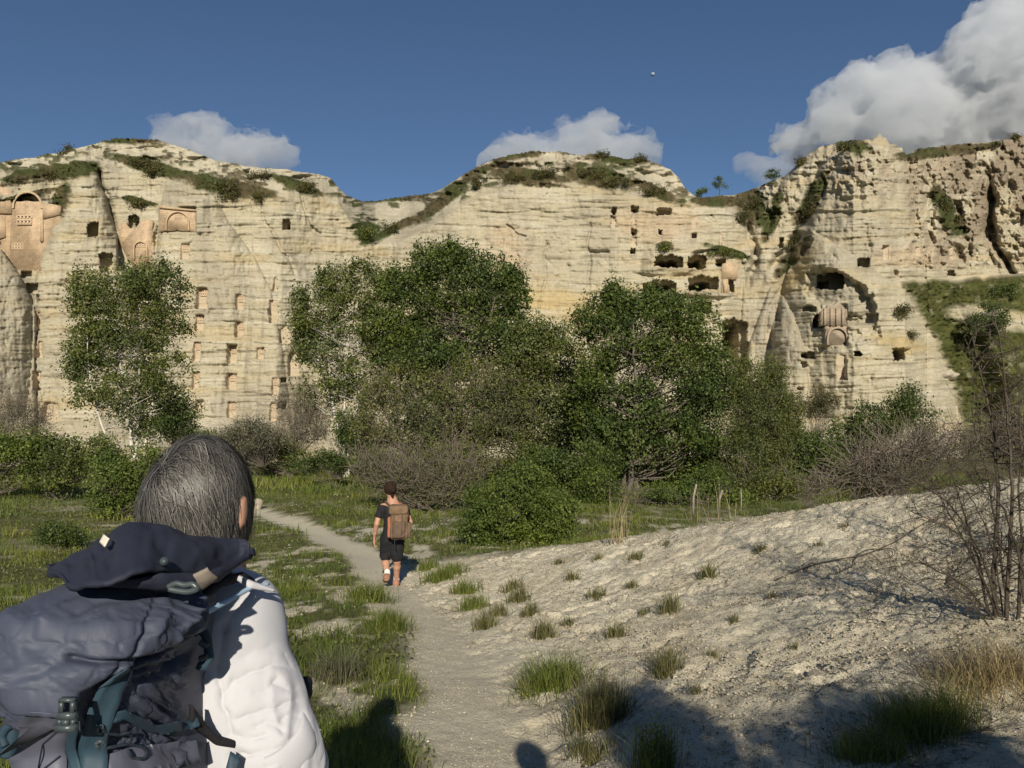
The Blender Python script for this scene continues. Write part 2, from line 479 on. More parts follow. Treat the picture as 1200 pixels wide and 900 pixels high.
GROOVES = [([(988, 168), (968, 212), (952, 243), (938, 275), (906, 312)], 6, 1.6), ([(1160, 205), (1161, 260), (1174, 300), (1195, 335)], 4, 2.2), ([(690, 262), (692, 330), (690, 385)], 1.6, .35),
           ([(640, 282), (638, 320), (632, 372)], 1.2, .35), ([(117, 203), (128, 238), (136, 270)], 3, 1.2), ([(876, 262), (884, 300), (878, 335)], 5, 1.3), ([(1085, 190), (1092, 240), (1086, 300)], 4, 1.0),
           ([(352, 225), (362, 262), (372, 275)], 1.5, .5), ([(593, 263), (606, 274), (616, 276)], 1.2, .5), ([(545, 290), (530, 330)], 1.5, .3),
           ([(300, 215), (312, 260), (345, 320)], 1.5, .4), ([(192, 250), (186, 275), (182, 300)], 3, .8), ([(915, 215), (905, 245), (898, 280)], 3, .8), ([(1130, 190), (1124, 250), (1140, 300)], 3, .7), ([(1185, 180), (1182, 240)], 3, .8)]

def polydist(U, V, pts):
    d = np.full(U.shape, 1e9)
    for (a, b) in zip(pts[:-1], pts[1:]):
        a = np.array(a, float); b = np.array(b, float); ab = b - a
        t = np.clip(((U - a[0]) * ab[0] + (V - a[1]) * ab[1]) / (ab @ ab), 0, 1)
        d = np.minimum(d, np.hypot(U - a[0] - t * ab[0], V - a[1] - t * ab[1]))
    return d

GRASSLINE = [(1040, 560), (1049, 331), (1062, 328), (1120, 328), (1200, 322), (1800, 315)]      # top of the green slope on the right
def ell(U, V, cu, cv, ru, rv, a=0.0):
    c, s = math.cos(a), math.sin(a)
    x = (U - cu) * c + (V - cv) * s; y = -(U - cu) * s + (V - cv) * c
    return np.clip(1.25 - np.sqrt((x / ru) ** 2 + (y / rv) ** 2), 0, 1.25)

def cliff_depth(U, V):
    Y = ip(U, DEP) + 0.016 * (540 - V)
    rim = ip(U, RIM)
    gap = np.exp(-((U - 462) / 45) ** 2) + 0.5 * np.exp(-((U - 865) / 30) ** 2) + .3 * np.exp(-((U - 1090) / 40) ** 2)
    setb = np.maximum(rim - V, 0)
    Y = Y + setb * (0.10 + 0.22 * gap) + 0.3 * sstep(0, 6, setb)
    for c in CONES:
        Y = Y - conefield(U, V, *c)
    for pts, wd, dp in GROOVES:
        u0 = min(p[0] for p in pts) - 5 * wd; u1 = max(p[0] for p in pts) + 5 * wd
        k = (U > u0) & (U < u1)
        wu = U[k] + 9 * (fbm2(U[k] / 18, V[k] / 18, 3, 43) - .5); wv = V[k] + 6 * (fbm2(U[k] / 18 + 7, V[k] / 18, 3, 42) - .5)
        Y[k] += dp * np.exp(-(polydist(wu, wv, pts) / wd) ** 2) * (.4 + 1.1 * fbm2(U[k] / 10, V[k] / 10, 2, 39))
    # bedding: thin proud and soft beds, a little tilted
    zz = V + 6 * np.sin(U / 160.0) + 3 * (fbm2(U / 60, V / 60, 2, 44) - .5)
    bed = fbm2(U / 70, zz / 5.0, 3, 45) - .5
    bed2 = fbm2(U / 26, zz / 2.2, 2, 46) - .5
    ledge = sstep(.52, .6, fbm2(U / 120, zz / 11.0, 2, 47))
    calm = 1 - 0.55 * sstep(0, 1, ell(U, V, 610, 320, 80, 60)) - .5 * sstep(0, 1, ell(U, V, 20, 430, 40, 120))
    Y = Y + calm * (0.50 * bed + 0.28 * bed2) - 0.16 * ledge * calm
    # water-worn rills and lumps
    Y = Y + 2.0 * (fbm2(U / 46, V / 110, 3, 48) - .5) + 0.5 * (fbm2(U / 9, V / 34, 3, 49) - .5) + 1.1 * sstep(880, 930, U) * (fbm2(U / 24, V / 40, 3, 38) - .5) + 0.30 * (fbm2(U / 6, V / 6, 3, 50) - .5)
    rocky = np.clip(ell(U, V, 1010, 195, 70, 45) + sstep(1055, 1075, U) * (1 - sstep(300, 325, V)) + ell(U, V, 640, 190, 60, 16) + ell(U, V, 900, 235, 40, 45), 0, 1)
    rg = np.abs(fbm2(U / 16, V / 20, 4, 51) - .5) * 2
    Y = Y + rocky * (2.2 * (rg - .25) + 1.8 * (fbm2(U / 7, V / 8, 4, 52, .6) - .5))
    topr = sstep(6, 24, setb)
    Y = Y + topr * 2.4 * (fbm2(U / 22, V / 7, 3, 53) - .5)
    # hollow under the big overhang of the right buttress, with its broken lip
    h1 = sstep(0.05, 0.35, ell(U, V, 985, 348, 42, 24, 0.55) + .25 * (fbm2(U / 8, V / 8, 2, 54) - .5))
    Y = Y + 1.7 * h1
    h2 = sstep(0.05, 0.3, ell(U, V, 1000, 385, 30, 14, 0.2) + .3 * (fbm2(U / 6, V / 6, 2, 55) - .5))
    Y = Y + 0.9 * h2 * (0.6 + 0.8 * noise2(U / 4, V / 4, 56))
    # ledges of the cave storeys in the middle bluff
    cz = sstep(0, .4, ell(U, V, 803, 330, 52, 44))
    Y = Y - cz * 0.9 * sstep(.45, .6, noise2(U / 60 + 3, V / 13.0, 57)) + cz * .5 * (fbm2(U / 9, V / 9, 2, 58) - .5)
    # green slope at the foot on the right, coming towards the viewer
    gl = np.interp(U, [p[0] for p in GRASSLINE[1:]], [p[1] for p in GRASSLINE[1:]])
    edge = np.interp(V, [325, 340, 400, 450, 480, 560], [1048, 1056, 1092, 1112, 1120, 1125])
    gm = sstep(0, 10, U - edge + 6 * (fbm2(U / 12, V / 12, 2, 59) - .5)) * sstep(-2, 5, V - gl + 5 * (fbm2(U / 15, V * 0 + 1, 2, 60) - .5))
    Ys = 81.0 - 0.055 * np.maximum(V - 325, 0) + 0.012 * (U - 1050) + 0.8 * (fbm2(U / 30, V / 20, 3, 61) - .5)
    wl = sstep(0, 80, U - edge); Ys = (Y - .5) * (1 - wl) + np.minimum(Ys, Y + 3) * wl
    Y = Y * (1 - gm) + Ys * gm
    # scree foot everywhere
    Y = Y - 0.12 * np.maximum(V - 492 + 8 * (fbm2(U / 40, U * 0, 2, 62) - .5), 0) * (1 - gm)
    return Y, gm, rocky, setb, h1

YD, GM, ROCKY, SETB, HOLL = cliff_depth(U, Vc)

# ---- openings: (u0, v0, u1, v1, depth in metres, kind); kind: n plastered niche with pigeon holes, p plain niche, d dark opening, a arched dark, c ragged cave
OPEN = [(41, 365, 47, 388, .7, 'n'), (40, 399, 50, 420, .8, 'n'), (38, 435, 48, 458, .8, 'n'), (48, 472, 68, 494, .9, 'p'),
        (229, 336, 243, 362, .9, 'n'), (227, 368, 239, 388, .8, 'n'), (225, 400, 235, 424, .7, 'n'), (224, 435, 234, 455, .7, 'n'), (227, 468, 239, 482, .7, 'p'),
        (276, 344, 286, 363, .6, 'n'), (275, 376, 286, 396, .8, 'n'), (266, 404, 278, 426, .9, 'n'), (265, 437, 277, 457, .8, 'n'), (266, 471, 277, 490, .6, 'n'),
        (300, 407, 310, 421, .6, 'n'), (320, 324, 325, 342, .6, 'p'), (315, 351, 326, 378, .7, 'p'), (328, 383, 340, 402, .5, 'p'), (338, 412, 351, 440, .6, 'P'), (318, 442, 326, 463, .5, 'n'), (328, 443, 335, 448, 1.5, 'd'), (325, 471, 335, 479, 1.5, 'd'), (316, 472, 324, 494, .5, 'p'),
        (102, 261, 115, 277, 2.5, 'd'), (116, 297, 132, 318, 2.5, 'd'), (25, 316, 37, 325, 2.0, 'd'), (31, 332, 45, 344, 2.2, 'd'), (38, 344, 47, 357, 1.4, 'c'),
        (41, 295, 48, 317, .5, 'p'), (17, 226, 47, 236, 2.0, 'a'), (211, 285, 222, 304, .45, 'n'), (331, 256, 340, 269, 2, 'a'),
        (717, 243, 722, 252, 1.6, 'd'), (739, 241, 749, 249, 1.6, 'd'), (740, 268, 746, 276, 1.6, 'd'), (739, 291, 745, 298, 1.6, 'd'), (771, 269, 777, 276, 1.6, 'd'), (810, 274, 816, 280, 1.6, 'd'),
        (740, 250, 745, 262, .25, 'p'), (740, 277, 746, 289, .25, 'p'), (716, 253, 722, 267, .4, 'p'), (771, 277, 776, 288, .2, 'p'), (810, 254, 816, 268, .3, 'p'), (843, 274, 847, 288, .3, 'p'), (769, 243, 788, 253, 1.2, 'c'),
        (913, 279, 918, 291, 1.8, 'd'), (854, 328, 860, 343, 2, 'd'), (767, 298, 801, 313, 3, 'c'), (805, 299, 828, 315, 3, 'c'), (838, 303, 852, 312, 2, 'c'), (753, 328, 793, 343, 3.5, 'c'), (806, 322, 842, 341, 4, 'c'), (773, 351, 801, 363, 3, 'c'), (804, 352, 834, 366, 3, 'c'), (691, 292, 714, 297, .8, 'c'),
        (1005, 303, 1020, 313, 2.5, 'd'), (957, 319, 990, 340, 4, 'c'), (1110, 316, 1119, 323, 2, 'a'), (1034, 288, 1044, 304, .5, 'p'), (1073, 289, 1082, 300, .3, 'p'), (1112, 290, 1122, 304, .3, 'p'), (1048, 317, 1054, 324, .8, 'p'),
        (907, 357, 914, 377, .6, 'p'), (898, 385, 906, 408, .6, 'p'), (896, 416, 903, 435, .6, 'p'), (939, 412, 956, 420, 2, 'c'), (939, 424, 946, 432, 1.5, 'd'), (981, 415, 993, 445, .6, 'p'), (1000, 411, 1010, 418, 2, 'c'), (1046, 407, 1070, 424, 1.6, 'c'), (935, 454, 941, 458, 1, 'd'),
        (952, 368, 966, 384, 1.8, 'c'), (940, 358, 956, 366, 1.2, 'c'), (1008, 366, 1030, 378, 1.2, 'c'), (846, 371, 877, 425, 3.5, 'c'), (1196, 245, 1204, 262, 1, 'c'),
        (150, 252, 164, 266, 1.6, 'c')]

# walled-up facades: flat bays in the rock (u0, v0, u1, v1)
BAYS = [(-6, 237, 57, 316), (138, 262, 178, 316), (187, 243, 229, 272), (846, 310, 862, 344), (963, 357, 992, 381), (968, 381, 992, 404)]
def bay_depth(b):
    k = (us >= b[0]) & (us <= b[2]); kv = (vs >= b[1]) & (vs <= b[3])
    return float(np.percentile(YD[np.ix_(k, kv)], 62))
BAYY = [bay_depth(b) for b in BAYS]
for b, y in zip(BAYS, BAYY):
    mk_ = sstep(-2, 1, U - b[0]) * sstep(-2, 1, b[2] - U) * sstep(-2, 1, Vc - b[1]) * sstep(-2, 1, b[3] - Vc)
    if b is BAYS[0]: mk_ = mk_ * (conefield(U, Vc, *CONES[0]) == 0) * (conefield(U, Vc, *CONES[1]) == 0)
    YD = YD * (1 - mk_) + (y + 0.25) * mk_
HV = 497.0
PLASTER = np.zeros_like(U); BELOWDARK = np.zeros_like(U)
OPENY = []
BASE = YD.copy()
for (u0, v0, u1, v1, dp, kind) in OPEN:
    if kind in 'dca' and dp > 1.4: dp = dp * 3.0
    iu = np.where((us >= u0 - 6) & (us <= u1 + 6))[0]; iv = np.where((vs >= v0 - 6) & (vs <= v1 + 6))[0]
    s = np.ix_(iu, iv); uu, vv = U[s], Vc[s]
    ci = np.argmin(np.abs(us - .5 * (u0 + u1))); cj = np.argmin(np.abs(vs - .5 * (v0 + v1)))
    Yf = float(np.median(BASE[s]))
    OPENY.append(Yf)
    jit = 0
    a0, a1, b0, b1 = u0 + 0 * uu, u1 + 0 * uu, v0 + 0 * uu, v1 + 0 * uu
    if kind == 'c':
        b0 = b0 + (v1 - v0) * (.18 * ((uu - .5 * (u0 + u1)) / (.5 * (u1 - u0))) ** 2 + .28 * (fbm2(uu / 6, uu * 0 + u0, 2, 70) - .4))
        b1 = b1 - (v1 - v0) * (.35 * fbm2(uu / 7, uu * 0 + u0 + 9, 2, 71) - .15)
        a0 = a0 + 3 * (fbm2(vv / 4, vv * 0 + u0, 2, 72) - .3); a1 = a1 - 3 * (fbm2(vv / 4, vv * 0 + u1, 2, 73) - .3)
    elif kind in 'aP':
        b0 = b0 + .45 * (u1 - u0) * (1 - np.sqrt(np.clip(1 - ((uu - .5 * (u0 + u1)) / (.5 * (u1 - u0))) ** 2, 0, 1)))
    else:
        q_ = .8 if kind == 'n' else 2.2
        b0 = b0 + q_ * (noise2(uu / 3, uu * 0 + v0, 74) - .5); a0 = a0 + q_ * (noise2(vv / 4, vv * 0 + u0, 75) - .5); b1 = b1 + q_ * (noise2(uu / 4, uu * 0 + v1, 78) - .5); a1 = a1 + q_ * (noise2(vv / 4, vv * 0 + u1, 79) - .5)
    ins = (uu >= a0) & (uu <= a1) & (vv >= b0) & (vv <= b1)
    Y = np.full(uu.shape, Yf + dp)
    ec = 900.0
    with np.errstate(divide='ignore', invalid='ignore'):
        lim = np.where(uu < CX - 2, Yf * (a0 - CX) / (uu - CX), np.where(uu > CX + 2, Yf * (a1 - CX) / (uu - CX), 1e9))
        limv = np.where(vv < HV - 2, Yf * (b0 - HV) / (vv - HV), 1e9)
    Y = np.minimum(Y, np.minimum(lim, limv)) if kind in 'npP' else np.minimum(Y, np.maximum(np.minimum(lim, np.maximum(limv, Yf + .3 * dp)), Yf + .3 * dp))
    if kind == 'c':
        Y = np.minimum(Y, Yf + dp) + .3 * (fbm2(uu / 4, vv / 4, 2, 76) - .5)
    cur = YD[s]
    YD[s] = np.where(ins, np.maximum(Y, cur), cur)
    if kind in 'npP':
        PLASTER[s] = np.where(ins, 1, PLASTER[s])
    # darker rock just below the openings, fading downwards
    if kind in 'dc':
        e = np.exp(-((uu - .5 * (u0 + u1)) / (.7 * (u1 - u0))) ** 2) * np.exp(-np.maximum(vv - v1, 0) / 6.0) * (vv > v1)
        BELOWDARK[s] = np.maximum(BELOWDARK[s], .5 * e)

P = PX(U, Vc, YD)
P[..., 1] += EXC * 1.1
P[..., 2] -= EXC * 0.012

# ---- colour of the rock, with shade painted into the buttress hollow
cream = np.array([0.530, 0.468, 0.335]); warm = np.array([0.55, 0.45, 0.28]); pale = np.array([0.60, 0.545, 0.42]); grey = np.array([0.40, 0.36, 0.28]); ochre = np.array([0.56, 0.41, 0.17]); peach = np.array([0.60, 0.42, 0.27])
brown = np.array([0.40, 0.32, 0.235])
def lay(c, col, mask): return c * (1 - mask[..., None]) + np.array(col) * mask[..., None]
zz = Vc + 6 * np.sin(U / 160.0)
C = np.broadcast_to(cream, U.shape + (3,)).copy()
C = lay(C, warm, .8 * sstep(.5, .75, fbm2(U / 90, zz / 14, 3, 80)))
C = lay(C, pale, .8 * sstep(.5, .72, fbm2(U / 50, zz / 6, 3, 81)))
C = lay(C, pale, .8 * sstep(0, 14, SETB))
C = lay(C, grey, .5 * sstep(.55, .75, fbm2(U / 40, Vc / 70, 3, 82)))
C = lay(C, grey, .6 * sstep(0.1, .6, ell(U, Vc, 915, 390, 36, 62) + ell(U, Vc, 985, 345, 50, 24, .5) + ell(U, Vc, 15, 400, 40, 120) * .8))  # grey rock at left and lower cone; middle ellipse paints shade in the hollow
C = lay(C, ochre, .55 * sstep(.05, .7, (ell(U, Vc, 690, 372, 40, 26) + ell(U, Vc, 935, 318, 12, 40, .6) + ell(U, Vc, 1055, 402, 40, 14, .2) + ell(U, Vc, 640, 350, 50, 16)) * (.3 + fbm2(U / 20, zz / 5, 3, 83))))
C = lay(C, peach, .4 * sstep(.05, .7, (ell(U, Vc, 770, 262, 60, 26) + ell(U, Vc, 1070, 300, 55, 16) + ell(U, Vc, 590, 300, 40, 50) * .7) * (.4 + fbm2(U / 15, zz / 6, 2, 84))))
C = lay(C, brown, .75 * ROCKY * sstep(.35, .7, fbm2(U / 14, Vc / 22, 3, 85)))
C = lay(C, (.30, .24, .175), .85 * sstep(1085, 1140, U) * (1 - sstep(255, 300, Vc)) * sstep(.4, .6, fbm2(U / 24, Vc / 40, 3, 95)))
C = lay(C, (.62, .50, .36), PLASTER * .75)
C = lay(C, (.13, .11, .09), BELOWDARK)
drip = sstep(.60, .8, fbm2(U / 5, Vc / 60, 3, 86)) * .22 * sstep(.45, .6, fbm2(U / 80, Vc / 80, 2, 98))
C = lay(C, (.26, .23, .19), drip * (1 - PLASTER))
# dry turf and low scrub on the ledges: where it grows
veg = np.zeros_like(U)
for e in [(30, 205, 40, 10, -.3), (80, 200, 60, 12, -.1), (150, 165, 60, 5, 0), (185, 198, 80, 10, .25), (270, 220, 70, 14, .2), (350, 218, 40, 10, .35), (25, 232, 60, 5, -.25), (72, 235, 14, 30, .3), (160, 235, 30, 6, .2),
          (430, 272, 22, 17, .3), (475, 262, 70, 7, -.45), (520, 235, 60, 9, -.65), (465, 232, 70, 5, -.1), (560, 203, 60, 7, -.5), (620, 208, 60, 12, .1), (700, 208, 60, 16, .25), (770, 225, 50, 9, .4), (720, 187, 50, 6, .1), (600, 184, 50, 5, -.1),
          (840, 236, 40, 9, 0), (880, 243, 22, 30, -.5), (855, 296, 40, 6, .3), (950, 235, 12, 50, .5), (905, 255, 10, 40, .3), (1000, 172, 25, 12, .2), (1110, 177, 80, 8, -.12), (1105, 240, 14, 30, -.4), (1120, 265, 20, 16, .5), (930, 300, 10, 40, .75), (780, 288, 14, 6, 0)]:
    k = (np.abs(U - e[0]) < e[2] * 1.6 + e[3]) & (np.abs(Vc - e[1]) < e[2] * 1.6 + e[3])
    veg[k] = np.maximum(veg[k], ell(U[k], Vc[k], *e[:4], a=e[4]))
veg = sstep(.26, .50, veg * (.30 + 1.1 * fbm2(U / 11, Vc / 6, 4, 87)))
veg = np.maximum(veg, sstep(.54, .66, fbm2(U / 14, Vc / 6, 4, 88)) * sstep(3, 10, SETB) * .9)
vcol = np.array([.115, .095, .05]) * (0.5 + 1.0 * fbm2(U / 5, Vc / 4, 3, 89))[..., None]
vgreen = np.array([.055, .075, .022]) * (0.5 + 1.0 * fbm2(U / 5, Vc / 4, 3, 90))[..., None]
gsel = sstep(.45, .6, fbm2(U / 30, Vc / 20, 2, 91))[..., None] * .7
gsel = np.maximum(gsel, (ell(U, Vc, 430, 272, 30, 25) > 0)[..., None] * .9); gsel = np.maximum(gsel, (ell(U, Vc, 855, 296, 50, 14) > 0)[..., None] * .8)
VC_ = vcol * (1 - gsel) + vgreen * gsel
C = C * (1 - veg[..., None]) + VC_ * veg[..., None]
gs = GM * (1 - .9 * sstep(0, .5, ell(U, Vc, 1165, 373, 55, 13, .15) * (.5 + fbm2(U / 14, Vc / 8, 2, 92)))) * (1 - .35 * sstep(.58, .8, fbm2(U / 9, Vc / 7, 4, 93)))
gcol = (np.array([.085, .092, .030]) * (0.45 + 1.1 * fbm2(U / 9, Vc / 6, 3, 94))[..., None])
C = C * (1 - gs[..., None]) + gcol * gs[..., None]
# little relief of the scrub
P[..., 1] -= (veg * .5 * noise2(U / 2.2, Vc / 2.2, 96) + gs * .6 * noise2(U / 2.5, Vc / 2.5, 97))

m = MCLIFF = basic('tuff_rock', cream.tolist(), 0.95, 0.08)
ac = attr(m, 'col')
n1 = addnoise(m, 1.0, 6, 0.65, (.22, .22, 2.6)); n2 = addnoise(m, 5.0, 4, 0.7, (.5, .5, 1.2)); n3 = addnoise(m, .9, 5, .7, (1, 1, .25))
c = mixc(m, ac.outputs['Color'], ramp(m, n1.outputs['Fac'], [(.28, (.84, .82, .79)), (.5, (1, 1, 1)), (.72, (1.08, 1.07, 1.05))]).outputs[0], 1.0, 'MULTIPLY')
c = mixc(m, c, ramp(m, n2.outputs['Fac'], [(.3, (.8, .79, .77)), (.55, (1, 1, 1)), (.8, (1.08, 1.08, 1.08))]).outputs[0], 1.0, 'MULTIPLY')
c = mixc(m, c, ramp(m, n3.outputs['Fac'], [(.30, (.88, .86, .83)), (.48, (1, 1, 1))]).outputs[0], 1.0, 'MULTIPLY')
nb = bump(m, n1.outputs['Fac'], .6, .25); nb = bump(m, n2.outputs['Fac'], .5, .12, nb)
setc(m, c, nb)
nu, nv = len(us), len(vs)
I = (np.arange(nu - 1)[:, None] * nv + np.arange(nv - 1)[None]).ravel()
F = np.stack([I, I + 1, I + nv + 1, I + nv], 1)
# drop the rows folded far behind the crest
keep = (EXC[:-1, 1:].ravel() < 60)
C = C * np.array([.70, .72, .735])
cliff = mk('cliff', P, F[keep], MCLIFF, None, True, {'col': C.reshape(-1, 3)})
tag(cliff, 'long cream tuff cliff carved with pigeon-house niches, windows and caves', 'cliff', kind='structure')
print('cliff', nu * nv)

CLP = P; CUS = us; CVS = vs
def cliff_pt(u, v):
    i = int(np.argmin(np.abs(CUS - u))); j = int(np.argmin(np.abs(CVS - v)))
    return CLP[i, j].copy()

# ---- pigeon-hole panels at the back of the plastered niches (parts of the cliff)
MPLAST = basic('plastered_panel', (.62, .5, .37), .95, .1)
_n = addnoise(MPLAST, 3, 4); setc(MPLAST, ramp(MPLAST, _n.outputs['Fac'], [(.3, (.44, .34, .235)), (.7, (.54, .42, .30))]).outputs[0])
MHOLESHADE = basic('pigeon_hole', (.03, .025, .02), 1, 0)  # near-black backing, painted to stand for the shade inside the holes

def panel_mesh(cx, y, cz, wdt, hgt, nx, ny, th=.12, hole=.62):
    """a slab with nx x ny square holes through it and a dark back: returns slab buffer and hole pits"""
    xs = [0]; zs = [0]
    for i in range(nx):
        c = (i + .5) / nx; xs += [c - hole / nx / 2, c + hole / nx / 2]
    xs.append(1)
    for i in range(ny):
        c = (i + .5) / ny; zs += [c - hole / ny / 2, c + hole / ny / 2]
    zs.append(1)
    X = cx + (np.array(xs) - .5) * wdt; Z = cz + (np.array(zs) - .5) * hgt
    b = Buf(); pits = []
    for i in range(len(X) - 1):
        for j in range(len(Z) - 1):
            if i % 2 == 1 and j % 2 == 1:
                pits.append((X[i], X[i + 1], Z[j], Z[j + 1]))
            else:
                b.box((X[i], y, Z[j]), (X[i + 1], y + th, Z[j + 1]))
    return b, pits

def pigeon_panel(parent, u0, v0, u1, v1, Y, nx, ny, name='pigeonhole_panel', proud=.05):
    a = PX(u0, v1, Y)[()]; b = PX(u1, v0, Y)[()]
    bf, pits = panel_mesh((a[0] + b[0]) / 2, Y - proud, (a[2] + b[2]) / 2, b[0] - a[0], b[2] - a[2], nx, ny, th=.22 + proud)
    o = bf.build(name, MPLAST, parent)
    pb = Buf()
    for (x0, x1, z0, z1) in pits:
        pb.box((x0 - .01, Y + .18, z0 - .01), (x1 + .01, Y + .215, z1 + .01))
    tag(pb.build('hole_shade_backs', MHOLESHADE, o), kind='stuff')
    return o
for (u0, v0, u1, v1, dp, kind), Yf in zip(OPEN, OPENY):
    if kind == 'n':
        Yb = Yf + dp - .06
        sh = (dp / Yf)                       # the back of the niche sits a little nearer the picture centre
        uc0 = u0 + (CX - u0) * sh; uc1 = u1 + (CX - u1) * sh; vt = v0 + (HV - v0) * sh
        hgt = min(8, (v1 - v0) * .4)
        pigeon_panel(cliff, uc0 + 1.2, vt + 1.2, min(uc1, u1) - 1.0, vt + 1.2 + hgt, Yb, 3, 2)
# ------------------------------------------------------------------ implicit surfaces for bodies, packs and clouds
class Field:
    def __init__(s, lo, hi, h):
        s.lo = np.array(lo, float); s.h = h
        s.n = np.ceil((np.array(hi, float) - s.lo) / h).astype(int) + 1
        s.ax = [s.lo[i] + h * np.arange(s.n[i]) for i in range(3)]
        s.S = np.full(tuple(s.n), 0.25 if h < .1 else 1e3, np.float32)
    def sub(s, lo, hi):
        a = [int(np.clip(math.floor((lo[i] - s.lo[i]) / s.h), 0, s.n[i])) for i in range(3)]
        b = [int(np.clip(math.ceil((hi[i] - s.lo[i]) / s.h) + 1, 0, s.n[i])) for i in range(3)]
        sl = tuple(slice(a[i], b[i]) for i in range(3))
        g = np.meshgrid(*[s.ax[i][sl[i]] for i in range(3)], indexing='ij')
        return sl, g
    def put(s, sl, d, k):
        if k == 0: s.S[sl] = np.minimum(s.S[sl], d); return
        a = s.S[sl]; hh = np.clip(.5 + .5 * (a - d) / k, 0, 1)
        s.S[sl] = a + (d - a) * hh - k * hh * (1 - hh)
    def cone(s, a, b, ra, rb, k=.02, flat=None):
        """tapered limb; flat=(axis vector, factor) squeezes it along an axis"""
        a = np.array(a, float); b = np.array(b, float); m = max(ra, rb) * 1.2 + 2.5 * k + .03
        sl, g = s.sub(np.minimum(a, b) - m, np.maximum(a, b) + m)
        if 0 in s.S[sl].shape: return
        ba = b - a; l2 = max(ba @ ba, 1e-9)
        p = [g[i] - a[i] for i in range(3)]
        t = np.clip((p[0] * ba[0] + p[1] * ba[1] + p[2] * ba[2]) / l2, 0, 1)
        q = [p[i] - t * ba[i] for i in range(3)]
        if flat is not None:
            ax = np.array(flat[0], float); ax /= np.linalg.norm(ax)
            dd = q[0] * ax[0] + q[1] * ax[1] + q[2] * ax[2]
            q = [q[i] + dd * (1 / flat[1] - 1) * ax[i] for i in range(3)]
        s.put(sl, np.sqrt(q[0] ** 2 + q[1] ** 2 + q[2] ** 2) - (ra + t * (rb - ra)), k)
    def ball(s, c, r, k=.02, rot=None):
        c = np.array(c, float); r = np.broadcast_to(np.array(r, float), (3,)); m = r.max() + 2.5 * k + .03
        sl, g = s.sub(c - m, c + m)
        if 0 in s.S[sl].shape: return
        p = np.stack([g[i] - c[i] for i in range(3)], -1)
        if rot is not None: p = p @ rot
        q = np.sqrt(((p / r) ** 2).sum(-1)); q2 = np.sqrt(((p / r ** 2) ** 2).sum(-1)) + 1e-9
        s.put(sl, q * (q - 1) / q2, k)
    def mesh(s):
        S = s.S; ins = S < 0
        bb = []
        for a in range(3):
            k = np.nonzero(ins.any(axis=tuple(b for b in range(3) if b != a)))[0]; bb.append((max(k[0] - 2, 0), min(k[-1] + 3, S.shape[a])))
        sl = tuple(slice(*b) for b in bb); S = S[sl]; ins = ins[sl]; org = s.lo + s.h * np.array([b[0] for b in bb])
        n = S.shape
        c = np.zeros(tuple(x - 1 for x in n), np.uint8)
        for dx in (0, 1):
            for dy in (0, 1):
                for dz in (0, 1):
                    c += ins[dx:n[0] - 1 + dx, dy:n[1] - 1 + dy, dz:n[2] - 1 + dz]
        mk_ = (c > 0) & (c < 8)
        idx = np.zeros(mk_.shape, np.int32); cells = np.argwhere(mk_); idx[mk_] = np.arange(len(cells))
        acc = np.zeros((len(cells), 3)); cnt = np.zeros(len(cells))
        for ax in range(3):
            o = [a for a in range(3) if a != ax]
            for d1 in (0, 1):
                for d2 in (0, 1):
                    a = cells.copy(); a[:, o[0]] += d1; a[:, o[1]] += d2
                    b = a.copy(); b[:, ax] += 1
                    sa = S[a[:, 0], a[:, 1], a[:, 2]]; sb = S[b[:, 0], b[:, 1], b[:, 2]]
                    k = (sa < 0) != (sb < 0)
                    t = np.where(k, sa / np.where(k, sa - sb, 1), 0)
                    p = a.astype(float); p[:, ax] += t
                    acc[k] += p[k]; cnt[k] += 1
        Vv = org + s.h * acc / cnt[:, None]
        Q = []
        for ax in range(3):
            o = [(1, 2), (2, 0), (0, 1)][ax]
            A = [slice(None)] * 3; B = [slice(None)] * 3; A[ax] = slice(0, -1); B[ax] = slice(1, None)
            ch = ins[tuple(A)] != ins[tuple(B)]
            e = np.argwhere(ch)
            k = (e[:, o[0]] > 0) & (e[:, o[1]] > 0) & (e[:, o[0]] < n[o[0]] - 1) & (e[:, o[1]] < n[o[1]] - 1)
            e = e[k]
            f = ins[tuple(A)][e[:, 0], e[:, 1], e[:, 2]]
            def g(a, b):
                q = e.copy(); q[:, o[0]] -= a; q[:, o[1]] -= b
                return idx[q[:, 0], q[:, 1], q[:, 2]]
            q = np.stack([g(1, 1), g(0, 1), g(0, 0), g(1, 0)], 1)
            q[~f] = q[~f][:, ::-1]
            Q.append(q)
        return Vv, np.concatenate(Q)

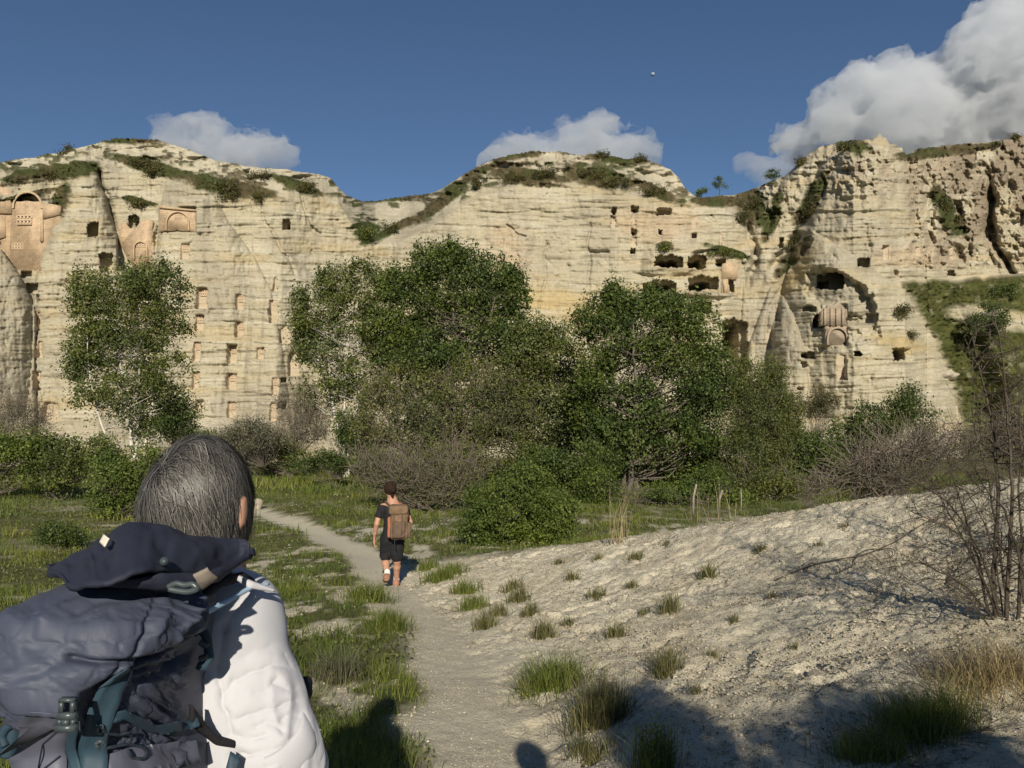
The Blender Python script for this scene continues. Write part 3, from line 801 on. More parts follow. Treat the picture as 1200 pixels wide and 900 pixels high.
# ------------------------------------------------------------------ clouds and the day moon
def cloudmat(name, dens):
    m = bpy.data.materials.new(name); m.use_nodes = True
    N, L = nodes(m); N.remove(N['Principled BSDF'])
    v = N.new('ShaderNodeVolumePrincipled')
    v.inputs['Color'].default_value = (.84, .865, .90, 1); v.inputs['Density'].default_value = dens; v.inputs['Anisotropy'].default_value = 0.1
    L.new(v.outputs[0], N['Material Output'].inputs['Volume'])
    return m
MCLOUD = cloudmat('cloud_vapour', .022)
MWISP = cloudmat('thin_cloud_vapour', .010)
MSOFT = cloudmat('soft_cloud_vapour', .014)
def cloud(label, puffs, Y, seed, h=5.0, mat=None, amp=1.0):
    """puffs: photo pixels (u, v, radius); Y metres away"""
    c = np.array([PX(u, v, Y)[()] for u, v, r in puffs]); R = np.array([r for *_, r in puffs]) * Y / FPX
    r = np.random.default_rng(seed)
    c[:, 1] += r.normal(size=len(c)) * R * .4
    lo = (c - R[:, None]).min(0) - 45; hi = (c + R[:, None]).max(0) + 45
    f = Field(lo, hi, h)
    for p, q in zip(c, R):
        f.ball(p, (q, q, q * .95), k=q * .25)
    g = np.meshgrid(*f.ax, indexing='ij')
    nb = np.abs(2 * fbm3(g[0] / 90, g[1] / 90, g[2] / 90, 2, seed) - 1) * 60 + np.abs(2 * fbm3(g[0] / 34, g[1] / 34, g[2] / 34, 2, seed + 5) - 1) * 34
    nb = nb + np.abs(2 * noise3(g[0] / 13, g[1] / 13, g[2] / 13, seed + 8) - 1) * 16
    f.S += (amp * (nb - 40)).astype(np.float32)
    Vv, Q = f.mesh()
    e = empty('cloud', Vv.mean(0))
    o = mk('vapour', Vv, Q, mat or MCLOUD, e, True)
    tag(e, label, 'cloud', 'cumulus clouds above the cliff')
    return e
cloud('large grey-white cumulus cloud towering behind the right-hand cliff', [(1185, 60, 48), (1140, 95, 50), (1090, 110, 42), (1050, 115, 42), (1010, 120, 34), (985, 140, 34), (1040, 155, 45), (1110, 150, 55), (1190, 130, 70), (950, 158, 20), (925, 163, 12), (1260, 60, 70), (1290, 120, 80), (1230, 30, 40), (1160, 30, 22)], 1700, 3)
cloud('small rounded white cumulus cloud above the domed middle bluff', [(700, 158, 18), (735, 178, 18), (670, 172, 20), (640, 178, 18), (610, 182, 18), (590, 188, 16), (755, 188, 12), (700, 185, 24), (575, 192, 10)], 1900, 5, 5.0, MSOFT, 1.15)
cloud('small ragged white cumulus cloud behind the left-hand hilltop', [(235, 155, 14), (215, 158, 16), (250, 168, 18), (285, 176, 18), (310, 182, 18), (205, 166, 16), (330, 190, 12), (270, 185, 22), (192, 162, 8), (300, 195, 16)], 1900, 7, 5.0, MSOFT, 1.2)
cloud('thin pale wisp of cloud over the notch between the bluffs', [(880, 192, 8), (895, 196, 12), (912, 196, 11), (870, 190, 6), (905, 205, 10), (925, 204, 9)], 2000, 9, 4.0, MWISP, .7)
mo = PX(765, 87, 9000)[()]
f = Field(mo - 60, mo + 60, 6.0); f.ball(mo, 24, 0)
MMOON = basic('moon_rock', (.6, .62, .65), 1, 0)
_n = addnoise(MMOON, .03, 3); setc(MMOON, ramp(MMOON, _n.outputs['Fac'], [(.4, (.22, .28, .34)), (.6, (.30, .35, .40))]).outputs[0])
moon = mk('moon', *f.mesh(), MMOON, None, True); tag(moon, 'small pale day moon in the open blue sky', 'moon')
# ------------------------------------------------------------------ walled-up facades set into the rock
def masonry(name, a, b, mortar, bw=.5, bh=.22):
    m = basic(name, a, .95, .08)
    N, L = nodes(m)
    tc = N.new('ShaderNodeTexCoord'); mp = N.new('ShaderNodeMapping'); mp.inputs['Rotation'].default_value = (math.radians(90), 0, 0)
    br = N.new('ShaderNodeTexBrick'); br.inputs['Scale'].default_value = 1.0
    br.inputs['Brick Width'].default_value = bw; br.inputs['Row Height'].default_value = bh; br.inputs['Mortar Size'].default_value = .018
    br.inputs['Color1'].default_value = (*a, 1); br.inputs['Color2'].default_value = (*b, 1); br.inputs['Mortar'].default_value = (*mortar, 1)
    L.new(tc.outputs['Object'], mp.inputs[0]); L.new(mp.outputs[0], br.inputs['Vector'])
    n = addnoise(m, 1.2, 5, .7); n2 = addnoise(m, 6, 4, .7)
    c = mixc(m, br.outputs['Color'], ramp(m, n.outputs['Fac'], [(.3, (.68, .68, .7)), (.55, (1, 1, 1)), (.75, (1.12, 1.1, 1.05))]).outputs[0], 1.0, 'MULTIPLY')
    c = mixc(m, c, ramp(m, n2.outputs['Fac'], [(.3, (.8, .8, .8)), (.6, (1.03, 1.03, 1.03))]).outputs[0], 1.0, 'MULTIPLY')
    setc(m, c, bump(m, n2.outputs['Fac'], .5, .06))
    return m
MPEACH = masonry('peach_ashlar', (.485, .365, .245), (.44, .33, .22), (.38, .295, .20))
MRED = masonry('reddish_ashlar', (.33, .262, .195), (.375, .31, .232), (.285, .24, .183))

def slab(name, poly, Y, th, mat, parent):
    """wall slab from a photo outline standing at Y metres, th thick"""
    f = PX([p[0] for p in poly], [p[1] for p in poly], Y)
    b = f.copy(); b[:, 1] += th
    n = len(poly)
    Fs = [list(range(n))[::-1], [n + i for i in range(n)]] + [[i, (i + 1) % n, n + (i + 1) % n, n + i] for i in range(n)]
    # outline given clockwise in the picture
    return mk(name, np.concatenate([f, b]), Fs, mat, parent)

def archband(name, u0, u1, vs_, vb, Y, wid, proud, mat, parent, back=.05):
    """round-headed moulding: springing line vs_, feet at vb"""
    r = (u1 - u0) / 2; cu = (u0 + u1) / 2
    pts_o, pts_i = [(u0, vb)], [(u0 + wid, vb)]
    for a in np.linspace(math.pi, 0, 13):
        pts_o.append((cu + r * math.cos(a), vs_ - r * 1.05 * math.sin(a))); pts_i.append((cu + (r - wid) * math.cos(a), vs_ - (r - wid) * 1.05 * math.sin(a)))
    pts_o.append((u1, vb)); pts_i.append((u1 - wid, vb))
    n = len(pts_o)
    Vv = []
    for yy in (Y - proud, Y + back):
        for L_ in (pts_o, pts_i):
            Vv.append(PX([p[0] for p in L_], [p[1] for p in L_], yy))
    Vv = np.concatenate(Vv); Fs = []
    for i in range(n - 1):
        Fs += [[i, i + 1, n + i + 1, n + i], [2 * n + i, 3 * n + i, 3 * n + i + 1, 2 * n + i + 1], [i, 2 * n + i, 2 * n + i + 1, i + 1], [n + i, n + i + 1, 3 * n + i + 1, 3 * n + i]]
    return mk(name, Vv, Fs, mat, parent)

def rough_edge(poly, step=3.0, amp=.9, seed=1):
    r = np.random.default_rng(seed); out = []
    for a, b in zip(poly, poly[1:] + poly[:1]):
        L_ = math.hypot(b[0] - a[0], b[1] - a[1]); k = max(1, int(L_ / step))
        for i in range(k):
            t = i / k; j = r.normal(size=2) * amp * (0 if i == 0 else 1)
            out.append((a[0] + (b[0] - a[0]) * t + j[0], a[1] + (b[1] - a[1]) * t + j[1]))
    return out

Y = BAYY[0]
e = empty('walled_facade', PX(25, 316, Y)[()]); tag(e, 'tall peach masonry facade with arched top and framed pigeon holes, set in the left cliff', 'facade', 'walled-up facades in the cliff')
slab('wall', rough_edge([(-12, 250), (12, 250), (13, 236), (49, 236), (56, 241), (71, 243), (69, 262), (60, 284), (52, 317), (-12, 317)], 4, .4, 2), Y - .05, .6, MPEACH, e)
slab('pilaster', [(-12, 219), (5, 219.5), (11.5, 222), (12, 249.5), (-12, 249.5)], Y - .35, .9, MPEACH, e)
slab('pilaster', [(-12, 251), (5, 252), (5, 277), (-12, 283)], Y - .3, .6, MPEACH, e)
slab('buttress', [(50, 256), (49.5, 238), (58, 238.5), (70, 241), (69.5, 251)], Y - .25, .5, MPEACH, e)
slab('pilaster', [(47, 256), (50, 256), (50, 282), (47, 284)], Y - .25, .3, MPEACH, e)
archband('arch', 14, 50, 242.5, 244, Y, 2.4, .2, MPEACH, e)
p = pigeon_panel(e, 20, 252.5, 37.5, 263.5, Y - .12, 4, 2, proud=.12)
pigeon_panel(e, 14, 285, 27.5, 292.5, Y - .08, 4, 2, proud=.06)
Y = BAYY[1]
e = empty('walled_facade', PX(158, 316, Y)[()]); tag(e, 'narrow peach masonry facade with ragged broken top and pointed blind arch', 'facade', 'walled-up facades in the cliff')
slab('wall', rough_edge([(139, 262), (147, 260), (150, 266), (158, 268), (163, 262), (168, 257), (178, 259), (178, 302), (177, 314), (160, 316), (153, 308), (147, 297), (139, 284)], 3, .8, 4), Y - .05, .5, MPEACH, e)
archband('arch', 156, 173, 291, 304, Y, 1.6, .25, MPEACH, e)
pigeon_panel(e, 160, 284, 171.5, 289.5, Y - .06, 4, 2, proud=.05)
Y = BAYY[2]
e = empty('walled_facade', PX(208, 271, Y)[()]); tag(e, 'wide low peach masonry facade with one broad round blind arch', 'facade', 'walled-up facades in the cliff')
slab('wall', rough_edge([(186.5, 242), (193, 241), (201, 244), (229.5, 246), (229.5, 272), (207, 268.5), (196, 270), (186.5, 272)], 4, .5, 6), Y - .15, .5, MPEACH, e)
archband('arch', 194, 222, 262, 269.5, Y - .1, 1.5, .22, MPEACH, e)
pigeon_panel(e, 205, 251.5, 213.5, 256.5, Y - .16, 3, 2, proud=.05)
slab('cornice', [(186, 241.5), (201, 243), (230, 245.5), (230, 247.5), (201, 245), (186, 243.5)], Y - .35, .35, MPEACH, e)
Y = BAYY[3]
e = empty('walled_facade', PX(854, 344, Y)[()]); tag(e, 'small pinkish masonry wall over a dark doorway beside the stacked caves', 'facade', 'walled-up facades in the cliff')
slab('wall', rough_edge([(847, 309), (858, 307), (864, 310), (864, 326.5), (847, 326.5)], 4, .6, 8), Y - .1, .5, MPEACH, e)
slab('jamb', [(847, 327), (853.5, 327), (853.5, 344), (849, 344)], Y - .08, .4, MPEACH, e)
Y = min(BAYY[4], BAYY[5])
e = empty('carved_facade', PX(978, 404, Y)[()]); tag(e, 'weathered reddish carved church front with pilasters and round arch on the right buttress', 'facade', 'walled-up facades in the cliff')
slab('wall', rough_edge([(963, 366), (972, 357), (984, 353), (992, 362), (993, 381.5), (963, 381.5)], 3, .9, 9), Y - .3, .7, MRED, e)
slab('wall', rough_edge([(968, 382), (993, 382), (996, 399), (984, 405), (969, 404)], 3, .8, 10), Y - .2, .5, MRED, e)
for q in (966, 973.5, 980, 987):
    slab('pilaster', [(q, 361), (q + 2.6, 361), (q + 2.6, 381), (q, 381)], Y - .55, .3, MRED, e)
archband('arch', 969, 994, 396, 404, Y - .2, 2.2, .25, MRED, e)
# ------------------------------------------------------------------ trees, shrubs, grass
L_POP = leafmat('poplar_leaf', (.040, .058, .016), (.082, .110, .032), (.165, .195, .075), .34)
L_DARK = leafmat('dark_leaf', (.028, .046, .012), (.062, .094, .025), (.125, .165, .052), .32)
L_OLIVE = leafmat('olive_leaf', (.046, .064, .020), (.086, .108, .034), (.155, .175, .066), .32)
L_GREEN = leafmat('fresh_leaf', (.045, .075, .016), (.085, .125, .028), (.150, .190, .055), .35)
L_GREY = leafmat('grey_leaf', (.060, .066, .040), (.098, .104, .066), (.15, .152, .105), .2)
L_SCRUB = leafmat('scrub_leaf', (.030, .036, .014), (.060, .062, .026), (.105, .098, .048), .15)
L_YELL = leafmat('yellow_leaf', (.12, .13, .02), (.22, .22, .035), (.34, .32, .06), .4)
B_WHITE = barkmat('pale_bark', (.34, .31, .26), (.58, .55, .49), 5)
B_GREY = barkmat('grey_bark', (.06, .05, .04), (.17, .148, .12))
B_DARK = barkmat('dark_bark', (.035, .028, .022), (.10, .082, .064), 30)
B_DEAD = barkmat('dead_twig', (.085, .070, .055), (.19, .16, .13), 20)

def mpp(Y): return Y / FPX

def in_blobs(blobs, Y, n, r, bias=2.2, deep=.9):
    wgt = np.array([b[2] * b[3] for b in blobs], float); wgt /= wgt.sum()
    k = r.choice(len(blobs), n, p=wgt)
    d = r.normal(size=(n, 3)); d /= np.linalg.norm(d, axis=1)[:, None]
    d *= r.uniform(0, 1, n)[:, None] ** (1 / bias)
    b = np.array(blobs, float)[k]
    Yc = Y + d[:, 1] * b[:, 2] * mpp(Y) * deep
    return PX(b[:, 0] + d[:, 0] * b[:, 2], b[:, 1] + d[:, 2] * b[:, 3] * -1, Yc)

def plant(name, label, cat, blobs, Y, trunks=(), ncl=220, per=95, rc=.5, leaf=.16, lm=None, bm=None, seed=0, group=None, tr=.12, bias=2.4, twigs=0, twm=None, crown='crown', up=.2, flat=.7, deep=.9, tw_len=1.0, aspect=.62, foot=None):
    """trunks: photo polylines from the ground up; crown: leaf clumps spread through the blobs, each on its own branch"""
    r = np.random.default_rng(seed)
    if trunks and foot is None:
        ncl = int(ncl * 1.35); leaf *= 1.05; blobs = [(b[0], b[1], b[2] * 1.08, b[3] * 1.08) for b in blobs]
    tl = []
    for t in trunks:
        yy = np.linspace(0, 1, len(t)); 
        tl.append(PX([p[0] for p in t], [p[1] for p in t], Y + (r.normal() * .6 * yy if len(t) > 1 else 0)))
    b0 = max(blobs, key=lambda b: b[1] + b[3])
    if foot is not None: base = np.array(foot, float)
    elif tl: base = tl[0][0].copy(); base[2] = zg(base[0], base[1]) - .05
    else:
        base = PX(b0[0], b0[1] + b0[3] * .9, Y)[()]; base[2] = zg(base[0], base[1]) - .05
    e = empty(name, base); tag(e, label, cat, group)
    C = in_blobs(blobs, Y, ncl, r, bias, deep)
    # drop a few clumps together so that gaps open
    g = noise3(C[:, 0] / (rc * 2.4), C[:, 1] / (rc * 2.4), C[:, 2] / (rc * 2.4), seed)
    C = C[g > .34]
    P_ = []; TC = []
    for c in C:
        k = int(per * r.uniform(.6, 1.4)); q = r.normal(size=(k, 3)) * np.array([rc, rc, rc * flat]) * r.uniform(.55, 1.0)
        P_.append(c + q); TC.append(np.full(k, r.uniform(-.5, .5)))
    if trunks and foot is None:                     # young shoots that break the outline
        ns = ncl // 2; bb = np.array(blobs, float)[r.integers(len(blobs), size=ns)]; a = r.normal(size=(ns, 3)); a[:, 2] = np.abs(a[:, 2]) + .15; a /= np.linalg.norm(a, axis=1)[:, None]
        k = r.uniform(.92, 1.16, ns)
        cc = PX(bb[:, 0] + a[:, 0] * bb[:, 2] * k, bb[:, 1] - a[:, 2] * bb[:, 3] * k, Y + a[:, 1] * bb[:, 2] * mpp(Y) * deep)
        P_.append((cc[:, None] + r.normal(size=(ns, 34, 3)) * np.array([rc * .34, rc * .34, rc * .75])).reshape(-1, 3)); TC.append(np.repeat(r.uniform(-.3, .6, ns), 34))
    P_ = np.concatenate(P_); TC = np.concatenate(TC)
    if foot is None:
        gz = height(P_[:, 0], P_[:, 1], False); kk = P_[:, 2] > gz + .02; P_ = P_[kk]; TC = TC[kk]
    Vv, Fq, t = leaves(P_, leaf, aspect, up, seed + 1); t = np.clip(.5 + .75 * (t - .5) + .75 * np.repeat(TC, 4), 0, 1)
    # sunny side of each clump is simply whatever the sun finds; tint is only leaf-to-leaf variety
    mk(crown, Vv, Fq, lm, e, False, {'tint': t})
    # trunks and the branches to the clumps
    A, B, ra, rb = [], [], [], []
    allT = []
    for i, t in enumerate(tl):
        t[0, 2] = min(t[0, 2], zg(t[0, 0], t[0, 1]) - .05) if foot is None else t[0, 2]
        n = 14; s = np.linspace(0, 1, n); s0 = np.linspace(0, 1, len(t))
        pts = np.stack([np.interp(s, s0, t[:, k]) for k in range(3)], 1)
        pts[1:-1] += r.normal(size=(n - 2, 3)) * tr * .25
        R = tr * (1 if i == 0 else .75) * (1 - .82 * s ** .9); R[0] *= 1.35
        Vt, Ft = tube(pts, R, 8)
        mk('trunk', Vt, Ft, bm, e, True)
        allT.append((pts, R))
    if not allT:
        allT = [(np.array([base + (0, 0, .0), base + (0, 0, .1 + .2 * (C[:, 2].max() - base[2]))]), np.array([tr, tr]))]
    for c in C[:: (1 if len(C) < 260 else 2)]:
        pts, R = allT[r.integers(len(allT))]
        dh = np.linalg.norm(pts[:, :2] - c[:2], axis=1)
        sc = np.abs(pts[:, 2] - (c[2] - .55 * dh)); j = max(int(np.argmin(sc)), 4 if len(pts) > 8 else 0); s = pts[j]
        mid = s * .45 + c * .55 + np.array([0, 0, -.08 * np.linalg.norm(c - s)]) + r.normal(size=3) * .06 * np.linalg.norm(c - s)
        r0 = min(R[j] * .5, .02 + .012 * np.linalg.norm(c - s))
        q = [s, s * .55 + mid * .45, mid, mid * .45 + c * .55, c]
        for k in range(4):
            A.append(q[k]); B.append(q[k + 1]); ra.append(r0 * (1 - .22 * k)); rb.append(r0 * (1 - .22 * (k + 1)))
    Vb, Fb = segs(A, B, ra, rb, 4)
    mk('branches' if tl else 'stems', Vb, Fb, bm, e, False)
    if twigs:
        a = C[r.integers(len(C), size=twigs)] + r.normal(size=(twigs, 3)) * rc * .6
        dd = r.normal(size=(twigs, 3)) * .6 + np.array([0, 0, .5]); dd /= np.linalg.norm(dd, axis=1)[:, None]
        ll = tw_len * r.uniform(.4, 1.2, twigs)[:, None]
        m1 = a + dd * ll * .5 + r.normal(size=a.shape) * .06 * tw_len; b = a + dd * ll + r.normal(size=a.shape) * .12 * tw_len
        rr = .004 + .006 * tw_len
        Vb, Fb = segs(np.concatenate([a, m1]), np.concatenate([m1, b]), rr, rr * .5, 3)
        tag(mk('twigs', Vb, Fb, twm or B_DEAD, e, False), kind='stuff')
    return e

TG = 'trees along the foot of the cliff'
plant('poplar_tree', 'leafy green poplar standing alone before the left cliff niches', 'tree',
      [(150, 365, 58, 46), (118, 385, 34, 50), (190, 360, 34, 44), (140, 425, 58, 50), (190, 420, 34, 52), (155, 332, 40, 18), (96, 345, 16, 24), (180, 325, 30, 14), (150, 475, 62, 30), (95, 430, 20, 40)], 46,
      [[(160, 540), (150, 480), (138, 410), (135, 345)], [(165, 540), (178, 478), (190, 415), (196, 350)], [(158, 540), (162, 480), (165, 400), (160, 330)], [(150, 540), (120, 500), (105, 440), (98, 370)]], 330, 88, .42, .15, L_POP, B_WHITE, 1, TG, .14)
plant('poplar_tree', 'slender poplar with several pale forked trunks left of the tall dense tree', 'tree',
      [(398, 350, 24, 34), (372, 375, 26, 34), (360, 400, 14, 30), (430, 355, 26, 32), (424, 322, 13, 15), (386, 330, 16, 12), (400, 415, 40, 36), (352, 362, 8, 22), (440, 400, 25, 40), (385, 455, 34, 20)], 45,
      [[(404, 533), (392, 475), (372, 420), (362, 370)], [(406, 533), (404, 470), (410, 410), (404, 345)], [(408, 533), (418, 480), (428, 420), (428, 335)]], 210, 80, .40, .15, L_POP, B_WHITE, 2, TG, .12)
plant('poplar_tree', 'tallest dense dark green tree in the middle of the row', 'tree',
      [(530, 330, 44, 38), (502, 312, 18, 18), (528, 303, 18, 12), (575, 340, 34, 32), (602, 358, 16, 32), (480, 352, 34, 34), (540, 395, 66, 44), (462, 395, 28, 44), (592, 405, 32, 36), (500, 430, 60, 30), (455, 335, 12, 14), (598, 332, 12, 12)], 44,
      [[(520, 548), (516, 480), (510, 420), (505, 330)], [(526, 548), (545, 470), (565, 410), (580, 350)], [(515, 548), (485, 470), (470, 410), (470, 350)], [(523, 548), (530, 440), (533, 320)]], 430, 95, .44, .16, L_DARK, B_GREY, 3, TG, .2)
plant('willow_tree', 'low olive-grey tree tangled with dead twigs under the tallest tree', 'tree',
      [(478, 478, 48, 42), (560, 470, 52, 44), (520, 515, 62, 32), (440, 500, 26, 44), (600, 500, 34, 46)], 40,
      [[(505, 560), (500, 510), (480, 460)], [(512, 560), (540, 500), (565, 450)], [(500, 560), (470, 520), (445, 480)]], 330, 80, .40, .12, L_OLIVE, B_DEAD, 4, TG, .13, twigs=1500, tw_len=1.3)
plant('broadleaf_tree', 'bright green tree filling the gap beside the widest tree', 'tree',
      [(642, 415, 36, 30), (618, 450, 36, 46), (660, 462, 30, 48), (640, 515, 40, 38), (680, 520, 24, 40), (625, 395, 18, 14)], 41,
      [[(645, 560), (640, 500), (636, 430)], [(650, 560), (662, 490), (664, 440)]], 250, 88, .42, .14, L_POP, B_GREY, 5, TG, .13)
plant('broadleaf_tree', 'widest round-crowned green tree with a thick twin trunk', 'tree',
      [(752, 400, 64, 40), (698, 385, 24, 26), (734, 360, 26, 17), (790, 368, 30, 18), (824, 392, 22, 30), (760, 455, 78, 44), (698, 462, 30, 44), (832, 448, 26, 42), (758, 512, 66, 34), (705, 520, 28, 30), (815, 505, 30, 40), (716, 350, 10, 10), (765, 355, 12, 10)], 36,
      [[(732, 600), (736, 560), (730, 500), (712, 420)], [(745, 600), (746, 560), (762, 490), (790, 410)], [(738, 600), (742, 540), (745, 460), (742, 380)]], 480, 100, .40, .135, L_DARK, B_GREY, 6, TG, .24)
plant('willow_tree', 'soft yellowish-green willow leaning at the end of the tree row', 'tree',
      [(880, 460, 36, 26), (903, 442, 18, 16), (862, 500, 36, 42), (900, 515, 36, 42), (880, 550, 45, 30), (925, 490, 14, 24), (865, 438, 14, 16), (915, 560, 30, 24)], 37,
      [[(885, 595), (880, 540), (872, 480)], [(890, 595), (900, 530), (905, 460)]], 430, 95, .36, .115, L_OLIVE, B_GREY, 7, TG, .11, aspect=.35)

SG = 'shrubs in front of the cliff'
plant('round_bush', 'dense rounded bright green bush at the edge of the bare mound', 'bush', [(600, 596, 52, 38), (648, 610, 30, 34), (566, 608, 32, 34), (610, 562, 30, 18), (660, 585, 16, 14), (560, 585, 14, 16), (600, 630, 60, 16)], 17, (), 420, 120, .16, .055, L_GREEN, B_GREY, 11, SG, .03, bias=3.2, flat=.8)
for i, (lab, bl, Y, ncl, per, rc, lf, lm, tw) in enumerate([
    ('bright green bush low on the far left meadow edge', [(15, 540, 40, 30), (-25, 535, 40, 40), (20, 520, 25, 18)], 30, 150, 90, .28, .10, L_GREEN, 0),
    ('spreading green bush between the left meadow and the lone poplar', [(70, 545, 42, 32), (105, 535, 32, 26), (60, 525, 25, 16)], 30, 200, 95, .28, .10, L_POP, 0),
    ('light green bush beside the grey-haired man', [(140, 560, 34, 30), (165, 555, 30, 34), (130, 590, 26, 24), (175, 590, 20, 22)], 23, 200, 95, .22, .08, L_GREEN, 0),
    ('bare greyish thicket at the far left under the cliff', [(15, 487, 34, 28), (48, 495, 16, 18), (-30, 480, 40, 40)], 44, 90, 60, .4, .09, L_GREY, 900),
    ('dark green bush behind the lone poplar trunks', [(208, 482, 28, 24), (190, 500, 40, 24), (225, 505, 14, 20)], 47, 140, 90, .38, .13, L_DARK, 0),
    ('silvery grey-green shrub at the foot of the niche wall', [(292, 512, 34, 22), (310, 520, 26, 18), (270, 520, 22, 14)], 42, 160, 90, .3, .09, L_GREY, 300),
    ('bare purplish-grey thicket beside the pale forked trunks', [(352, 470, 22, 28), (345, 505, 30, 24), (375, 500, 18, 26)], 46, 60, 50, .4, .09, L_GREY, 1100),
    ('small dark green bush by the pale forked trunks', [(400, 541, 20, 12), (380, 538, 16, 10), (365, 545, 20, 8)], 38, 70, 95, .26, .10, L_DARK, 0),
    ('low brown twiggy scrub behind the walking woman', [(470, 560, 32, 20), (510, 572, 28, 22), (440, 548, 24, 14), (540, 560, 20, 26)], 27, 130, 70, .3, .07, L_OLIVE, 900),
    ('dark green bush below the right-hand caves', [(1035, 495, 38, 26), (1062, 470, 22, 24), (1000, 510, 30, 24), (1075, 500, 25, 30)], 40, 200, 95, .34, .12, L_DARK, 100),
    ('deep green bush at the shaded end of the tree row', [(955, 525, 34, 28), (935, 545, 26, 26), (975, 545, 40, 24)], 37, 190, 95, .32, .11, L_DARK, 0),
    ('sprawling grey twiggy shrub just over the mound crest', [(1050, 552, 38, 18), (1010, 562, 28, 14), (1085, 542, 24, 18)], 20, 130, 80, .2, .05, L_GREY, 900),
    ('dark scrub growing on the scree below the carved front', [(967, 468, 20, 14), (955, 480, 16, 10)], 66, 60, 90, .4, .13, L_SCRUB, 100),
    ('brown leafless thicket behind the thorn bush', [(1125, 530, 30, 20), (1165, 525, 30, 24), (1200, 520, 30, 40)], 26, 80, 60, .3, .06, L_SCRUB, 800),
    ('dark little weed clump in the left meadow', [(68, 622, 22, 16), (80, 630, 20, 14), (55, 632, 14, 12)], 16.5, 90, 70, .10, .045, L_DARK, 0),
    ('pale dry reeds sticking up behind the mound', [(955, 575, 14, 14), (945, 580, 10, 10)], 17, 14, 20, .1, .04, L_GREY, 150),
    ('dark undergrowth under the tallest tree', [(480, 545, 50, 22), (540, 545, 40, 22), (440, 540, 30, 18)], 36, 200, 95, .32, .11, L_OLIVE, 500),
    ('dark leafy undergrowth between the round bush and the widest tree', [(660, 560, 34, 26), (700, 548, 30, 30), (640, 545, 30, 24)], 33, 220, 95, .30, .11, L_DARK, 0),
    ('shaded undergrowth under the widest tree crown', [(780, 555, 46, 20), (830, 550, 36, 24), (745, 560, 24, 16)], 38, 220, 95, .32, .11, L_DARK, 0),
    ('low bramble mound under the willow', [(905, 570, 40, 18), (870, 578, 36, 14)], 31, 150, 95, .26, .09, L_OLIVE, 100),
    ('leafy hedge at the foot of the niche wall', [(250, 518, 24, 14), (320, 530, 34, 12), (345, 535, 24, 12)], 44, 130, 95, .34, .11, L_OLIVE, 0),
    ('dark hedge right of the silvery shrub', [(425, 520, 24, 26), (410, 500, 20, 20)], 43, 130, 95, .34, .11, L_DARK, 0),
    ('broad mass of green foliage in the dip behind the mound', [(700, 575, 30, 22), (790, 580, 50, 16), (830, 570, 30, 22), (860, 588, 40, 12)], 30, 160, 95, .26, .09, L_GREEN, 0)]):
    plant('bush', lab, 'bush', bl, Y, (), ncl, per, rc, lf, lm, B_GREY if tw < 800 else B_DEAD, 30 + i, SG, .04, bias=2.6, twigs=tw, crown='foliage', tw_len=1.1 if Y > 18 else .5)

